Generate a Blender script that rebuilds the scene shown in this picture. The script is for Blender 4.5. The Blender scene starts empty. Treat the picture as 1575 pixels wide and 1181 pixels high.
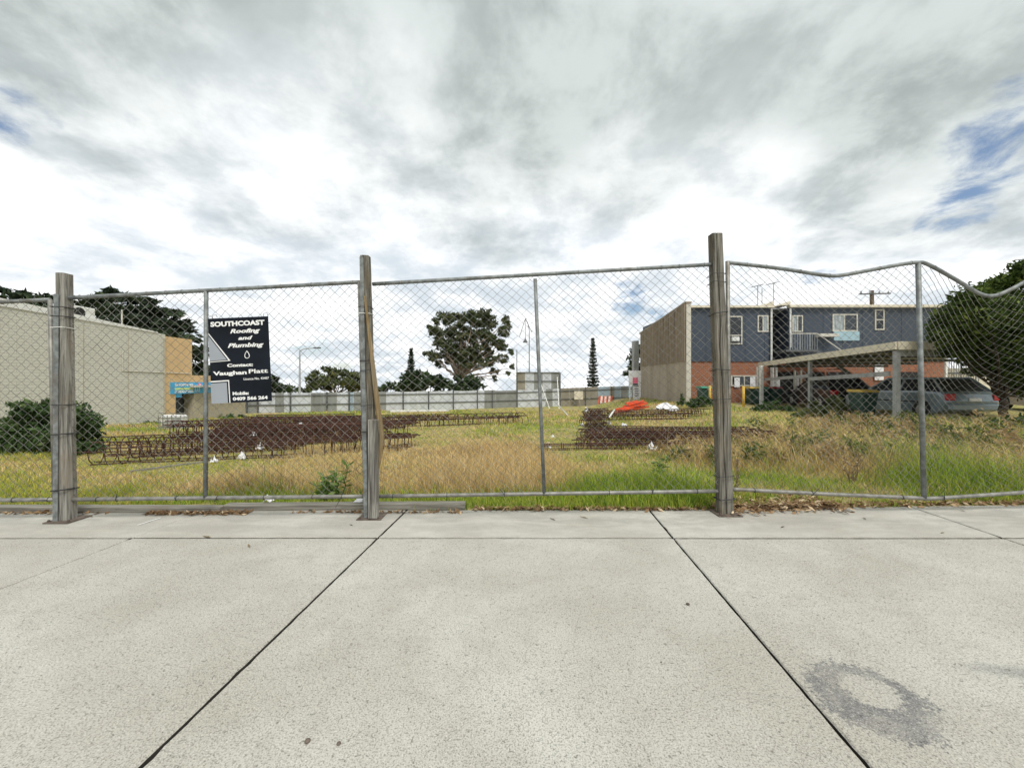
import bpy, bmesh, math, random
import numpy as np
from mathutils import Vector, Matrix
R = math.radians
scene = bpy.context.scene
col = scene.collection
random.seed(7); rng = np.random.default_rng(7)

# ------------------------------------------------------------ camera, sky, sun, exposure
CAMH = 1.3; FPX = 600.0; CU = 787.5; CV = 587.0
cam_d = bpy.data.cameras.new('camera'); cam = bpy.data.objects.new('camera', cam_d); col.objects.link(cam)
cam.location = (0, 0, CAMH); cam.rotation_euler = (R(90), 0, 0)
cam_d.sensor_width = 36; cam_d.lens = FPX/1575*36; cam_d.shift_y = -0.0022
cam_d.clip_start = 0.05; cam_d.clip_end = 2000
scene.camera = cam

SUN_EL, SUN_AZ = 56, 150      # azimuth measured clockwise from +Y
w = bpy.data.worlds.new('World'); scene.world = w; w.use_nodes = True
def build_world():
    nt = w.node_tree; N = nt.nodes; L = nt.links; N.clear()
    def node(t, **k):
        n = N.new(t)
        for a, b in k.items(): setattr(n, a, b)
        return n
    def put(sock, v):
        if isinstance(v, (int, float)): sock.default_value = v
        elif isinstance(v, tuple): sock.default_value = v
        else: L.new(v, sock)
    def M(op, a, b=None, c=None, clamp=False):
        n = node('ShaderNodeMath', operation=op, use_clamp=clamp)
        put(n.inputs[0], a)
        if b is not None: put(n.inputs[1], b)
        if c is not None: put(n.inputs[2], c)
        return n.outputs[0]
    def SS(v, lo, hi):
        n = node('ShaderNodeMapRange', interpolation_type='SMOOTHSTEP')
        put(n.inputs[0], v); n.inputs[1].default_value = lo; n.inputs[2].default_value = hi
        return n.outputs[0]
    def MIX(f, a, b):
        n = node('ShaderNodeMix', data_type='RGBA')
        put(n.inputs[0], f); put(n.inputs[6], a); put(n.inputs[7], b)
        return n.outputs[2]
    def NOISE(vec, scale, detail=6, rough=.55, dist=0.0):
        n = node('ShaderNodeTexNoise'); L.new(vec, n.inputs['Vector'])
        n.inputs['Scale'].default_value = scale; n.inputs['Detail'].default_value = detail
        n.inputs['Roughness'].default_value = rough; n.inputs['Distortion'].default_value = dist
        return n.outputs[0]
    tc = node('ShaderNodeTexCoord'); sep = node('ShaderNodeSeparateXYZ'); L.new(tc.outputs['Generated'], sep.inputs[0])
    x, y, z = sep.outputs
    zc = M('ADD', M('MAXIMUM', z, 0.0), 0.24)
    px = M('DIVIDE', x, zc); py = M('DIVIDE', y, zc)
    cmb = node('ShaderNodeCombineXYZ'); L.new(M('MULTIPLY', px, 1.35), cmb.inputs[0]); L.new(M('MULTIPLY', py, 1.25), cmb.inputs[1]); cmb.inputs[2].default_value = 3.7
    P = cmb.outputs[0]
    n1 = NOISE(P, 1.0, 10, .56, .15)
    n2 = NOISE(P, 2.4, 10, .60, .15)
    n3 = NOISE(P, 0.35, 3, .5, .2)
    # overcast deck: grey overhead, bright towards the horizon
    r = M('SQRT', M('ADD', M('MULTIPLY', M('MULTIPLY', px, px), .5), M('MULTIPLY', py, py)))
    t = M('ADD', r, M('MULTIPLY', M('SUBTRACT', n1, .5), 1.7))
    t = M('ADD', t, M('MULTIPLY', M('SUBTRACT', n3, .5), 1.3))
    t = M('ADD', t, M('MULTIPLY', px, -.16))
    grey = M('SUBTRACT', 1.0, SS(t, .85, 1.65))
    shade = SS(n2, .38, .62)
    gcol = MIX(shade, (.33, .365, .36, 1), (.545, .59, .58, 1))
    thin = SS(n1, .40, .62)
    gcol = MIX(M('MULTIPLY', thin, .35), gcol, (.70, .75, .745, 1))
    wcol = MIX(SS(M('ADD', M('MULTIPLY', n2, .65), M('MULTIPLY', n1, .35)), .37, .63), (.56, .62, .67, 1), (1.0, 1.0, 1.0, 1))
    cloud = MIX(grey, wcol, gcol)
    sky = node('ShaderNodeTexSky', sky_type='NISHITA', sun_disc=False)
    sky.sun_elevation = R(SUN_EL); sky.sun_rotation = R(SUN_AZ)
    vs = node('ShaderNodeVectorMath', operation='SCALE'); L.new(sky.outputs[0], vs.inputs[0]); vs.inputs[3].default_value = 0.10
    # openings in the deck where blue shows
    hole = None
    nrm = node('ShaderNodeVectorMath', operation='NORMALIZE'); L.new(tc.outputs['Generated'], nrm.inputs[0])
    for (u, v, rad, amp) in ((2, 172, 4.0, .85), (60, 186, 2.6, .7), (36, 224, 2.2, .6), (1565, 205, 6.5, .85), (1500, 250, 4.5, .75), (1485, 320, 3.6, .95), (1440, 337, 3.0, .8), (1385, 360, 2.4, .6), (966, 460, 3.6, .9), (878, 418, 3.4, .7), (215, 175, 3, .45), (500, 555, 6, .6), (1010, 500, 4, .6), (1270, 440, 4, .5)):
        d = Vector(((u-CU)/FPX, 1, (CV-v)/FPX)).normalized()
        dt = node('ShaderNodeVectorMath', operation='DOT_PRODUCT'); L.new(nrm.outputs[0], dt.inputs[0]); dt.inputs[1].default_value = d
        b = M('MULTIPLY', SS(dt.outputs['Value'], math.cos(R(rad*1.05)), 1.0), amp)
        hole = b if hole is None else M('MAXIMUM', hole, b)
    n4 = NOISE(P, 3.4, 10, .62, .3)
    hm = SS(M('ADD', hole, M('MULTIPLY', M('SUBTRACT', n4, .5), 2.6)), .5, 1.15)
    hm = M('MULTIPLY', hm, SS(hole, 0.02, .3))
    out = MIX(hm, cloud, vs.outputs[0])
    bg = node('ShaderNodeBackground'); L.new(out, bg.inputs[0]); bg.inputs[1].default_value = 1.0
    ow = node('ShaderNodeOutputWorld'); L.new(bg.outputs[0], ow.inputs[0])
build_world()
sd = bpy.data.lights.new('sun', 'SUN'); so = bpy.data.objects.new('sun', sd); col.objects.link(so)
sd.energy = 2.4; sd.angle = R(22); sd.color = (1, .965, .9)
_d = Vector((math.sin(R(SUN_AZ))*math.cos(R(SUN_EL)), math.cos(R(SUN_AZ))*math.cos(R(SUN_EL)), math.sin(R(SUN_EL))))
so.rotation_euler = _d.to_track_quat('Z', 'Y').to_euler()
so.location = (0, 0, 20)
vs_ = scene.view_settings; scene.display_settings.display_device = 'sRGB'
vs_.view_transform = 'Standard'; vs_.look = 'None'; vs_.exposure = 0.36; vs_.gamma = 1; vs_.use_curve_mapping = False
scene.render.engine = 'CYCLES'

# ------------------------------------------------------------ helpers
def sm(a, b, x):
    t = np.clip((x-a)/(b-a), 0, 1); return t*t*(3-2*t)
def fbm(x, y, s, seed=0):
    v = 0; a = 1.0; f = s
    for k in range(4):
        ph = seed*1.7+k*2.3
        v = v + a*(np.sin(f*x*1.0+ph+1.3*np.sin(f*y*.7+ph))*np.cos(f*y*1.1-ph*1.3+1.1*np.sin(f*x*.6-ph)))
        a *= .55; f *= 1.93
    return v*.5
def gz(x, y):
    x = np.asarray(x, float); y = np.asarray(y, float)
    wx = 1 - sm(5.0, 10.5, x)*(1-sm(33, 38, y))
    base = -0.04*np.clip(y-4.1, 0, 22) - .19*sm(26, 34, y)
    base = base - .055*np.clip(y-44, 0, 450)
    z = base*wx + .035*fbm(x, y, .8)*sm(4.6, 7, y)
    return np.where(y < 4.05, -.14 + .14*sm(3.85, 4.05, y), z)
def G(x, y): return float(gz(x, y))
def px(u, v, y): return Vector(((u-CU)/FPX*y, y, CAMH-(v-CV)/FPX*y))
def gp(u, v):
    """point of the ground seen at u, v"""
    lo, hi = 3.0, 60.0
    for y in np.arange(3.6, 45, .02):
        p = px(u, v, y)
        if p.z <= G(p.x, y): return Vector((p.x, y, G(p.x, y)))
    p = px(u, v, 30); p.z = G(p.x, 30); return p

def node_mat(name, build):
    m = bpy.data.materials.new(name); m.use_nodes = True
    nt = m.node_tree; N = nt.nodes; L = nt.links
    bs = N['Principled BSDF']
    class K: pass
    k = K(); k.N = N; k.L = L; k.bs = bs; k.nt = nt
    def node(t, **kw):
        n = N.new(t)
        for a, b in kw.items(): setattr(n, a, b)
        return n
    k.node = node
    def put(s, v):
        if isinstance(v, (int, float, tuple)): s.default_value = v
        else: L.new(v, s)
    k.put = put
    def M(op, a, b=None, clamp=False):
        n = node('ShaderNodeMath', operation=op, use_clamp=clamp); put(n.inputs[0], a)
        if b is not None: put(n.inputs[1], b)
        return n.outputs[0]
    k.M = M
    def SS(v, lo, hi):
        n = node('ShaderNodeMapRange', interpolation_type='SMOOTHSTEP'); put(n.inputs[0], v)
        n.inputs[1].default_value = lo; n.inputs[2].default_value = hi; return n.outputs[0]
    k.SS = SS
    def MIX(f, a, b, mode='MIX'):
        n = node('ShaderNodeMix', data_type='RGBA', blend_type=mode)
        put(n.inputs[0], f); put(n.inputs[6], a if not isinstance(a, tuple) or len(a) == 4 else a+(1,)); put(n.inputs[7], b if not isinstance(b, tuple) or len(b) == 4 else b+(1,)); return n.outputs[2]
    k.MIX = MIX
    def pos(scale=(1, 1, 1)):
        g = node('ShaderNodeNewGeometry'); mp = node('ShaderNodeMapping'); L.new(g.outputs['Position'], mp.inputs[0]); mp.inputs[3].default_value = scale
        return mp.outputs[0]
    k.pos = pos
    def NOISE(vec, scale, detail=5, rough=.55, dist=0.0):
        n = node('ShaderNodeTexNoise'); L.new(vec, n.inputs['Vector']); n.inputs['Scale'].default_value = scale
        n.inputs['Detail'].default_value = detail; n.inputs['Roughness'].default_value = rough; n.inputs['Distortion'].default_value = dist
        return n.outputs[0]
    k.NOISE = NOISE
    def bump(h, strength=.3, dist=.01):
        b = node('ShaderNodeBump'); b.inputs['Strength'].default_value = strength; b.inputs['Distance'].default_value = dist
        L.new(h, b.inputs['Height']); L.new(b.outputs[0], bs.inputs['Normal'])
    k.bump = bump
    build(k)
    return m
def simple(name, c, rough=.6, metal=0.0, var=.25, scale=8, stretch=(1, 1, 1), dirt=None, bump=.0, spec=.5):
    def b(k):
        P = k.pos(stretch); n = k.NOISE(P, scale, 6, .6)
        f = k.SS(n, .3, .7)
        lo = tuple(a*(1-var) for a in c); hi = tuple(min(1, a*(1+var)) for a in c)
        cc = k.MIX(f, lo, hi)
        if dirt:
            n2 = k.NOISE(P, scale*.35, 7, .65, .6)
            cc = k.MIX(k.M('MULTIPLY', k.SS(n2, .5, .72), dirt[1]), cc, dirt[0])
        k.put(k.bs.inputs['Base Color'], cc); k.bs.inputs['Roughness'].default_value = rough; k.bs.inputs['Metallic'].default_value = metal
        k.bs.inputs['Specular IOR Level'].default_value = spec
        if bump: k.bump(k.NOISE(P, scale*3, 5, .6), bump, .01)
    return node_mat(name, b)

def concrete(k):
    P = k.pos(); big = k.NOISE(P, .9, 5, .6, .3); mid = k.NOISE(P, 7, 4, .6); fine = k.NOISE(P, 150, 3, .6); fine2 = k.NOISE(P, 52, 3, .65)
    c = k.MIX(k.SS(big, .3, .7), (.405, .385, .335), (.525, .512, .465))
    oi = k.node('ShaderNodeObjectInfo'); c = k.MIX(k.M('MULTIPLY', oi.outputs['Random'], .32), c, (.365, .34, .295))
    c = k.MIX(k.M('MULTIPLY', k.SS(mid, .45, .75), .35), c, (.345, .325, .285))
    # swept smooth band next to the fence, worn aggregate towards the street
    g = k.node('ShaderNodeNewGeometry'); s = k.node('ShaderNodeSeparateXYZ'); k.L.new(g.outputs['Position'], s.inputs[0])
    agg = k.M('SUBTRACT', 1.0, k.SS(s.outputs[1], 3.15, 3.35)); agg = k.M('ADD', k.M('MULTIPLY', agg, .75), .25)
    st = k.NOISE(k.pos((.5, 2.2, 1)), 1.6, 6, .65, .5); c = k.MIX(k.M('MULTIPLY', k.SS(st, .52, .75), .3), c, (.34, .33, .29))
    # long grime strip near the fence
    fs = k.M('MULTIPLY', k.SS(s.outputs[1], 3.0, 3.8), k.SS(k.NOISE(k.pos((.7, 2.6, 1)), 2.5, 7, .68, .4), .36, .62)); c = k.MIX(k.M('MULTIPLY', fs, .62), c, (.27, .26, .235))
    jt = k.M('SUBTRACT', 1.0, k.SS(k.M('ABSOLUTE', k.M('ADD', k.M('SUBTRACT', s.outputs[1], 3.25), k.M('MULTIPLY', k.M('SUBTRACT', k.NOISE(P, 6, 4, .6), .5), .05))), .004, .03)); c = k.MIX(k.M('MULTIPLY', jt, .35), c, (.16, .145, .12))
    cr = k.NOISE(P, .55, 6, .62, 1.2); ck = k.M('SUBTRACT', 1.0, k.SS(k.M('ABSOLUTE', k.M('SUBTRACT', cr, .47)), .0, .0016)); c = k.MIX(k.M('MULTIPLY', k.M('MULTIPLY', ck, k.SS(big, .5, .62)), .45), c, (.15, .14, .12))
    # dark ring-shaped oil stain and a faint smear
    wob = k.NOISE(P, 9, 4, .6)
    dx = k.M('ADD', k.M('SUBTRACT', s.outputs[0], 1.475), k.M('MULTIPLY', k.M('SUBTRACT', wob, .5), .12)); dy = k.M('SUBTRACT', s.outputs[1], 1.61)
    dist = k.M('SQRT', k.M('ADD', k.M('MULTIPLY', k.M('MULTIPLY', dx, dx), .95), k.M('MULTIPLY', dy, dy)))
    d2 = k.M('SQRT', k.M('ADD', k.M('MULTIPLY', k.M('MULTIPLY', k.M('SUBTRACT', dx, .035), k.M('SUBTRACT', dx, .035)), .9), k.M('MULTIPLY', k.M('SUBTRACT', dy, .03), k.M('SUBTRACT', dy, .03))))
    dist = k.M('ADD', dist, k.M('MULTIPLY', k.M('SUBTRACT', k.NOISE(P, 14, 5, .7, .4), .5), .16))
    ring = k.M('MULTIPLY', k.M('SUBTRACT', 1.0, k.SS(dist, .16, .275)), k.SS(d2, .055, .12))
    blot = k.SS(k.M('ADD', ring, k.M('MULTIPLY', k.M('SUBTRACT', fine2, .5), 2.6)), .35, .85); blot = k.M('MULTIPLY', k.M('MULTIPLY', blot, k.SS(ring, .03, .3)), k.M('ADD', .40, k.M('MULTIPLY', k.SS(k.NOISE(P, 5, 5, .65, .5), .36, .62), .38)))
    c = k.MIX(blot, c, (.125, .125, .135))
    dx2 = k.M('SUBTRACT', s.outputs[0], 2.35); dy2 = k.M('SUBTRACT', k.M('SUBTRACT', s.outputs[1], 1.74), k.M('MULTIPLY', dx2, -.12))
    sme = k.M('MULTIPLY', k.M('SUBTRACT', 1.0, k.SS(k.M('ABSOLUTE', k.M('ADD', dy2, k.M('MULTIPLY', k.M('SUBTRACT', wob, .5), .1))), .01, .07)), k.M('SUBTRACT', 1.0, k.SS(k.M('ABSOLUTE', dx2), .1, .42)))
    c = k.MIX(k.M('MULTIPLY', sme, .45), c, (.17, .17, .18))
    c = k.MIX(k.M('MULTIPLY', k.SS(fine, .48, .62), k.M('MULTIPLY', agg, .85)), c, k.MIX(.5, c, (.03, .027, .02)))
    c = k.MIX(k.M('MULTIPLY', k.SS(fine2, .58, .68), k.M('MULTIPLY', agg, .8)), c, k.MIX(.6, c, (.02, .018, .014)))
    bright = k.NOISE(P, 190, 2, .5); c = k.MIX(k.M('MULTIPLY', k.SS(bright, .56, .70), .6), c, k.MIX(.45, c, (.95, .93, .86)))
    k.put(k.bs.inputs['Base Color'], c); k.bs.inputs['Roughness'].default_value = .9; k.bs.inputs['Specular IOR Level'].default_value = .25
    k.bump(k.M('ADD', fine, k.M('MULTIPLY', fine2, .6)), .35, .004)
def soil(k):
    P = k.pos(); a = k.NOISE(P, .55, 6, .6, .4); b = k.NOISE(P, 2.6, 6, .65, .3); f = k.NOISE(P, 22, 5, .7)
    c = k.MIX(k.SS(a, .36, .62), (.46, .36, .19), (.32, .32, .09))
    c = k.MIX(k.SS(b, .5, .68), c, (.33, .255, .125))
    c = k.MIX(k.M('MULTIPLY', k.SS(f, .45, .7), .6), c, (.09, .075, .03))
    k.put(k.bs.inputs['Base Color'], c); k.bs.inputs['Roughness'].default_value = .95; k.bs.inputs['Specular IOR Level'].default_value = .1
    k.bump(f, .8, .05)
def timber(cols, name):
    def b(k):
        P = k.pos((26, 26, 1.1)); n = k.NOISE(P, 1.6, 7, .65, .9); n2 = k.NOISE(k.pos((3, 3, 1.2)), 1.7, 5, .6, .4); n3 = k.NOISE(k.pos((90, 90, 2)), 1.5, 4, .6)
        c = k.MIX(k.SS(n, .32, .68), cols[0], cols[1]); c = k.MIX(k.M('MULTIPLY', k.SS(n2, .45, .7), .65), c, cols[2])
        c = k.MIX(k.M('MULTIPLY', k.SS(n3, .58, .72), .7), c, tuple(a*.35 for a in cols[0]))
        k.put(k.bs.inputs['Base Color'], c); k.bs.inputs['Roughness'].default_value = .9; k.bs.inputs['Specular IOR Level'].default_value = .15
        k.bump(k.M('ADD', n, k.M('MULTIPLY', n3, .6)), .7, .008)
    return node_mat(name, b)
def timber_x(k):
    P = k.pos((1.2, 22, 30)); n = k.NOISE(P, 1.6, 7, .65, .8); n2 = k.NOISE(k.pos((2, 5, 5)), 1.5, 5, .6)
    c = k.MIX(k.SS(n, .32, .68), (.13, .12, .10), (.30, .285, .245)); c = k.MIX(k.M('MULTIPLY', k.SS(n2, .5, .7), .5), c, (.20, .17, .125))
    k.put(k.bs.inputs['Base Color'], c); k.bs.inputs['Roughness'].default_value = .9; k.bump(n, .6, .006)
def blockwall(k):
    g = k.node('ShaderNodeNewGeometry'); s = k.node('ShaderNodeSeparateXYZ'); k.L.new(g.outputs['Position'], s.inputs[0])
    c_ = k.node('ShaderNodeCombineXYZ'); k.L.new(s.outputs[1], c_.inputs[0]); k.L.new(s.outputs[2], c_.inputs[1])
    br = k.node('ShaderNodeTexBrick'); k.L.new(c_.outputs[0], br.inputs[0]); br.inputs['Scale'].default_value = 1; br.inputs['Brick Width'].default_value = .4; br.inputs['Row Height'].default_value = .1
    br.inputs['Mortar Size'].default_value = .007; br.inputs['Color1'].default_value = (.60, .59, .53, 1); br.inputs['Color2'].default_value = (.56, .55, .49, 1); br.inputs['Mortar'].default_value = (.40, .39, .34, 1)
    n = k.NOISE(k.pos((1, 1, .4)), .8, 6, .6, .3); c = k.MIX(k.M('MULTIPLY', k.SS(n, .5, .75), .25), br.outputs[0], (.38, .365, .31))
    k.put(k.bs.inputs['Base Color'], c); k.bs.inputs['Roughness'].default_value = .9; k.bs.inputs['Specular IOR Level'].default_value = .2
    k.bump(br.outputs[1], -.4, .01)
def redbrick(k):
    g = k.node('ShaderNodeNewGeometry'); s = k.node('ShaderNodeSeparateXYZ'); k.L.new(g.outputs['Position'], s.inputs[0])
    c_ = k.node('ShaderNodeCombineXYZ'); k.L.new(k.M('ADD', s.outputs[0], s.outputs[1]), c_.inputs[0]); k.L.new(s.outputs[2], c_.inputs[1])
    br = k.node('ShaderNodeTexBrick'); k.L.new(c_.outputs[0], br.inputs[0]); br.inputs['Scale'].default_value = 1; br.inputs['Brick Width'].default_value = .24; br.inputs['Row Height'].default_value = .086
    br.inputs['Mortar Size'].default_value = .008; br.inputs['Color1'].default_value = (.30, .095, .04, 1); br.inputs['Color2'].default_value = (.21, .065, .032, 1); br.inputs['Mortar'].default_value = (.30, .22, .16, 1)
    n = k.NOISE(k.pos(), 1.1, 5, .6); c = k.MIX(k.M('MULTIPLY', k.SS(n, .45, .75), .35), br.outputs[0], (.24, .11, .055))
    k.put(k.bs.inputs['Base Color'], c); k.bs.inputs['Roughness'].default_value = .9; k.bump(br.outputs[1], -.4, .008)
def foliage(name, lo, hi, hi2=None, trans=.25):
    def b(k):
        a = k.node('ShaderNodeAttribute', attribute_name='tint')
        c = k.MIX(a.outputs['Fac'], lo, hi)
        if hi2: c = k.MIX(k.SS(a.outputs['Fac'], .75, 1.0), c, hi2)
        k.put(k.bs.inputs['Base Color'], c); k.bs.inputs['Roughness'].default_value = .75; k.bs.inputs['Specular IOR Level'].default_value = .2
        tr = k.node('ShaderNodeBsdfTranslucent'); k.put(tr.inputs[0], c)
        mx = k.node('ShaderNodeMixShader'); mx.inputs[0].default_value = trans
        out = k.N['Material Output']; k.L.new(k.bs.outputs[0], mx.inputs[1]); k.L.new(tr.outputs[0], mx.inputs[2]); k.L.new(mx.outputs[0], out.inputs[0])
    return node_mat(name, b)
def grassmat(k):
    a = k.node('ShaderNodeAttribute', attribute_name='gcol'); c = a.outputs['Color']
    k.put(k.bs.inputs['Base Color'], c); k.bs.inputs['Roughness'].default_value = .8; k.bs.inputs['Specular IOR Level'].default_value = .15
    tr = k.node('ShaderNodeBsdfTranslucent'); k.put(tr.inputs[0], c)
    mx = k.node('ShaderNodeMixShader'); mx.inputs[0].default_value = .42
    k.L.new(k.bs.outputs[0], mx.inputs[1]); k.L.new(tr.outputs[0], mx.inputs[2]); k.L.new(mx.outputs[0], k.N['Material Output'].inputs[0])

MT = {}
MT['concrete'] = node_mat('worn_concrete', concrete)
MT['soil'] = node_mat('dry_soil', soil)
MT['dirt'] = simple('joint_dirt', (.045, .04, .032), .95, scale=30)
MT['post'] = timber(((.06, .055, .047), (.26, .245, .21), (.17, .135, .085)), 'weathered_post')
MT['post_pale'] = timber(((.085, .08, .07), (.36, .345, .31), (.24, .20, .145)), 'weathered_pale_post')
MT['stick'] = timber(((.17, .115, .055), (.33, .25, .14), (.22, .19, .14)), 'split_timber')
MT['board'] = node_mat('weathered_board', timber_x)
MT['gal'] = simple('galvanised_steel', (.23, .225, .205), .55, .35, .3, 14, dirt=((.17, .145, .11), .6), bump=.15)
MT['gal_dark'] = simple('dull_galvanised_steel', (.20, .215, .215), .6, .3, .35, 16, dirt=((.13, .11, .085), .7), bump=.2)
MT['wire'] = simple('galvanised_wire', (.25, .25, .235), .55, .2, .5, 3, dirt=((.09, .08, .065), .75))
MT['tie'] = simple('black_tie', (.018, .018, .018), .6)
MT['tie_white'] = simple('white_tie', (.7, .7, .68), .6)
MT['plate'] = simple('rusted_plate', (.13, .10, .08), .8, .2, .4, 20)
MT['sign_dark'] = simple('sign_navy', (.004, .007, .013), .55, 0, .5, 3, spec=.2)
MT['sign_grey'] = simple('sign_grey', (.30, .325, .36), .4, 0, .04, 3)
MT['sign_white'] = simple('sign_white', (.80, .80, .79), .45, 0, .03, 5)
MT['rust'] = simple('rusty_steel', (.062, .025, .016), .9, .05, .5, 14, dirt=((.12, .052, .03), .5))
MT['rust2'] = simple('brown_rusty_steel', (.055, .026, .017), .9, .1, .5, 18, dirt=((.12, .06, .035), .6))
MT['block'] = node_mat('painted_block_wall', blockwall)
MT['orange'] = simple('apricot_render', (.62, .43, .23), .85, 0, .05, 2, dirt=((.42, .27, .13), .25))
MT['white_metal'] = simple('white_metal', (.72, .72, .70), .5, 0, .06, 4, dirt=((.45, .43, .39), .3))
MT['cream_metal'] = simple('cream_fascia', (.66, .60, .48), .6, 0, .08, 4, dirt=((.45, .39, .30), .3))
MT['grey_metal'] = simple('grey_metal', (.30, .31, .31), .55, .2, .15, 6)
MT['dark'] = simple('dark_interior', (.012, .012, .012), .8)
MT['blue_sign'] = simple('blue_banner', (.05, .36, .66), .45, 0, .06, 3)
MT['yellow_text'] = simple('lime_print', (.55, .70, .30), .5, 0, .03)
MT['pink'] = simple('pink_print', (.75, .14, .25), .5, 0, .05)
MT['tan_block'] = simple('tan_rough_block', (.42, .37, .27), .9, 0, .15, 12, dirt=((.27, .23, .16), .5), bump=.5)
MT['sheet_light'] = simple('pale_zinc_sheet', (.60, .63, .67), .5, .25, .10, 2, (1, 1, .4), dirt=((.46, .46, .45), .4))
MT['sheet_grey'] = simple('grey_zinc_sheet', (.29, .30, .29), .6, .25, .12, 2, (1, 1, .4), dirt=((.15, .14, .12), .5))
MT['sheet_tan'] = simple('tan_zinc_sheet', (.30, .275, .22), .6, .2, .12, 2, (1, 1, .4), dirt=((.2, .16, .1), .5))
MT['sheet_blue'] = simple('bluish_zinc_sheet', (.36, .45, .52), .5, .25, .10, 2, (1, 1, .4))
MT['rail_dark'] = simple('dark_fence_rail', (.10, .105, .105), .7, .2, .2, 6)
MT['panel_wall'] = simple('beige_precast_concrete', (.36, .305, .245), .9, 0, .12, 1.5, (1, 1, .25), dirt=((.22, .18, .135), .6), bump=.15)
MT['rib_wall'] = simple('streaked_rib_concrete', (.30, .24, .18), .9, 0, .25, 3, (1, 3, .12), dirt=((.13, .10, .075), .8), bump=.2)
MT['slate'] = simple('slate_blue_cladding', (.040, .054, .078), .55, 0, .07, 1.2, (.5, .5, 1))
MT['brick'] = node_mat('red_brick', redbrick)
MT['frame'] = simple('pale_window_frame', (.55, .52, .45), .5, 0, .06)
def glassm(k):
    n = k.NOISE(k.pos(), .8, 3, .5); c = k.MIX(k.SS(n, .35, .65), (.012, .015, .018), (.035, .042, .05))
    k.put(k.bs.inputs['Base Color'], c); k.bs.inputs['Roughness'].default_value = .08; k.bs.inputs['Specular IOR Level'].default_value = .5
MT['glass'] = node_mat('window_glass', glassm)
def curtain(k):
    n = k.NOISE(k.pos((9, 9, .6)), 2, 4, .5); c = k.MIX(k.SS(n, .35, .65), (.20, .23, .24), (.38, .42, .43)); k.put(k.bs.inputs['Base Color'], c); k.bs.inputs['Roughness'].default_value = .25
MT['curtain'] = node_mat('curtained_glass', curtain)
MT['pale_blue'] = simple('pale_blue_panel', (.32, .46, .52), .6, 0, .06, 2)
MT['paper'] = simple('white_paper', (.72, .72, .74), .8, 0, .04)
MT['yellow'] = simple('yellow_paint', (.60, .38, .05), .6, 0, .15, 10)
MT['bin_green'] = simple('dark_green_plastic', (.016, .05, .038), .5, 0, .15)
MT['lid_yellow'] = simple('yellow_lid', (.62, .42, .07), .5, 0, .1)
MT['lid_green'] = simple('green_lid', (.03, .22, .14), .5, 0, .1)
MT['lid_red'] = simple('red_lid', (.36, .045, .05), .5, 0, .1)
MT['rubber'] = simple('black_rubber', (.015, .015, .015), .8, 0, .2, 20)
def carpaint(c):
    def b(k):
        k.put(k.bs.inputs['Base Color'], c+(1,)); k.bs.inputs['Roughness'].default_value = .3; k.bs.inputs['Metallic'].default_value = .3; k.bs.inputs['Coat Weight'].default_value = .7; k.bs.inputs['Coat Roughness'].default_value = .06
    return b
MT['car_blue'] = node_mat('pale_blue_car_paint', carpaint((.16, .21, .235)))
MT['car_black'] = node_mat('black_car_paint', carpaint((.012, .013, .015)))
MT['car_white'] = node_mat('white_car_paint', carpaint((.6, .62, .64)))
MT['tail'] = simple('red_lens', (.42, .015, .02), .25, 0, .05)
MT['alloy'] = simple('wheel_alloy', (.4, .4, .4), .4, .6, .1)
MT['orange_plastic'] = simple('orange_red_plastic', (.72, .085, .025), .5, 0, .15, 8)
MT['bark'] = timber(((.10, .075, .055), (.22, .17, .125), (.15, .11, .08)), 'brown_bark')
MT['bark_pale'] = timber(((.20, .15, .11), (.42, .34, .26), (.28, .19, .13)), 'pale_gum_bark')
MT['bark_shaded'] = timber(((.025, .02, .015), (.07, .055, .042), (.045, .035, .027)), 'shaded_bark')  # bark colour darkened to carry the shade beneath the conifer crown
MT['cypress'] = foliage('cypress_needles', (.010, .018, .011), (.042, .065, .03), (.075, .105, .04), .15)
MT['gum'] = foliage('gum_leaves', (.03, .045, .02), (.11, .135, .055), (.19, .175, .085), .25)
MT['darkbush'] = foliage('dark_evergreen_leaves', (.014, .028, .013), (.055, .085, .032), (.085, .115, .045), .2)
MT['shrub'] = foliage('glossy_shrub_leaves', (.02, .045, .017), (.09, .15, .045), (.2, .25, .11), .25)
MT['pine'] = foliage('norfolk_pine_needles', (.008, .016, .010), (.03, .048, .026), None, .1)
MT['conifer'] = foliage('bright_conifer_leaves', (.018, .036, .008), (.085, .13, .024), (.2, .25, .06), .28)
MT['olive'] = foliage('olive_tree_leaves', (.03, .045, .017), (.12, .14, .05), (.21, .20, .08), .25)
MT['weed'] = foliage('weed_leaves', (.07, .14, .03), (.22, .32, .08), (.32, .42, .14), .3)
MT['scrub_dry'] = foliage('dry_scrub', (.20, .13, .06), (.52, .38, .19), (.70, .56, .33), .3)
MT['weed_dark'] = foliage('dark_weed_leaves', (.04, .065, .018), (.15, .19, .05), (.26, .29, .09), .25)
MT['dock'] = foliage('dry_dock_seeds', (.05, .02, .012), (.14, .06, .035), None, .1)
MT['leaf'] = foliage('fallen_leaves', (.14, .075, .035), (.46, .31, .17), (.68, .54, .37), .15)
MT['grass'] = node_mat('grass_blades', grassmat)
MT['lamp_grey'] = simple('lamp_post_grey', (.42, .44, .47), .5, .3, .1)

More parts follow.
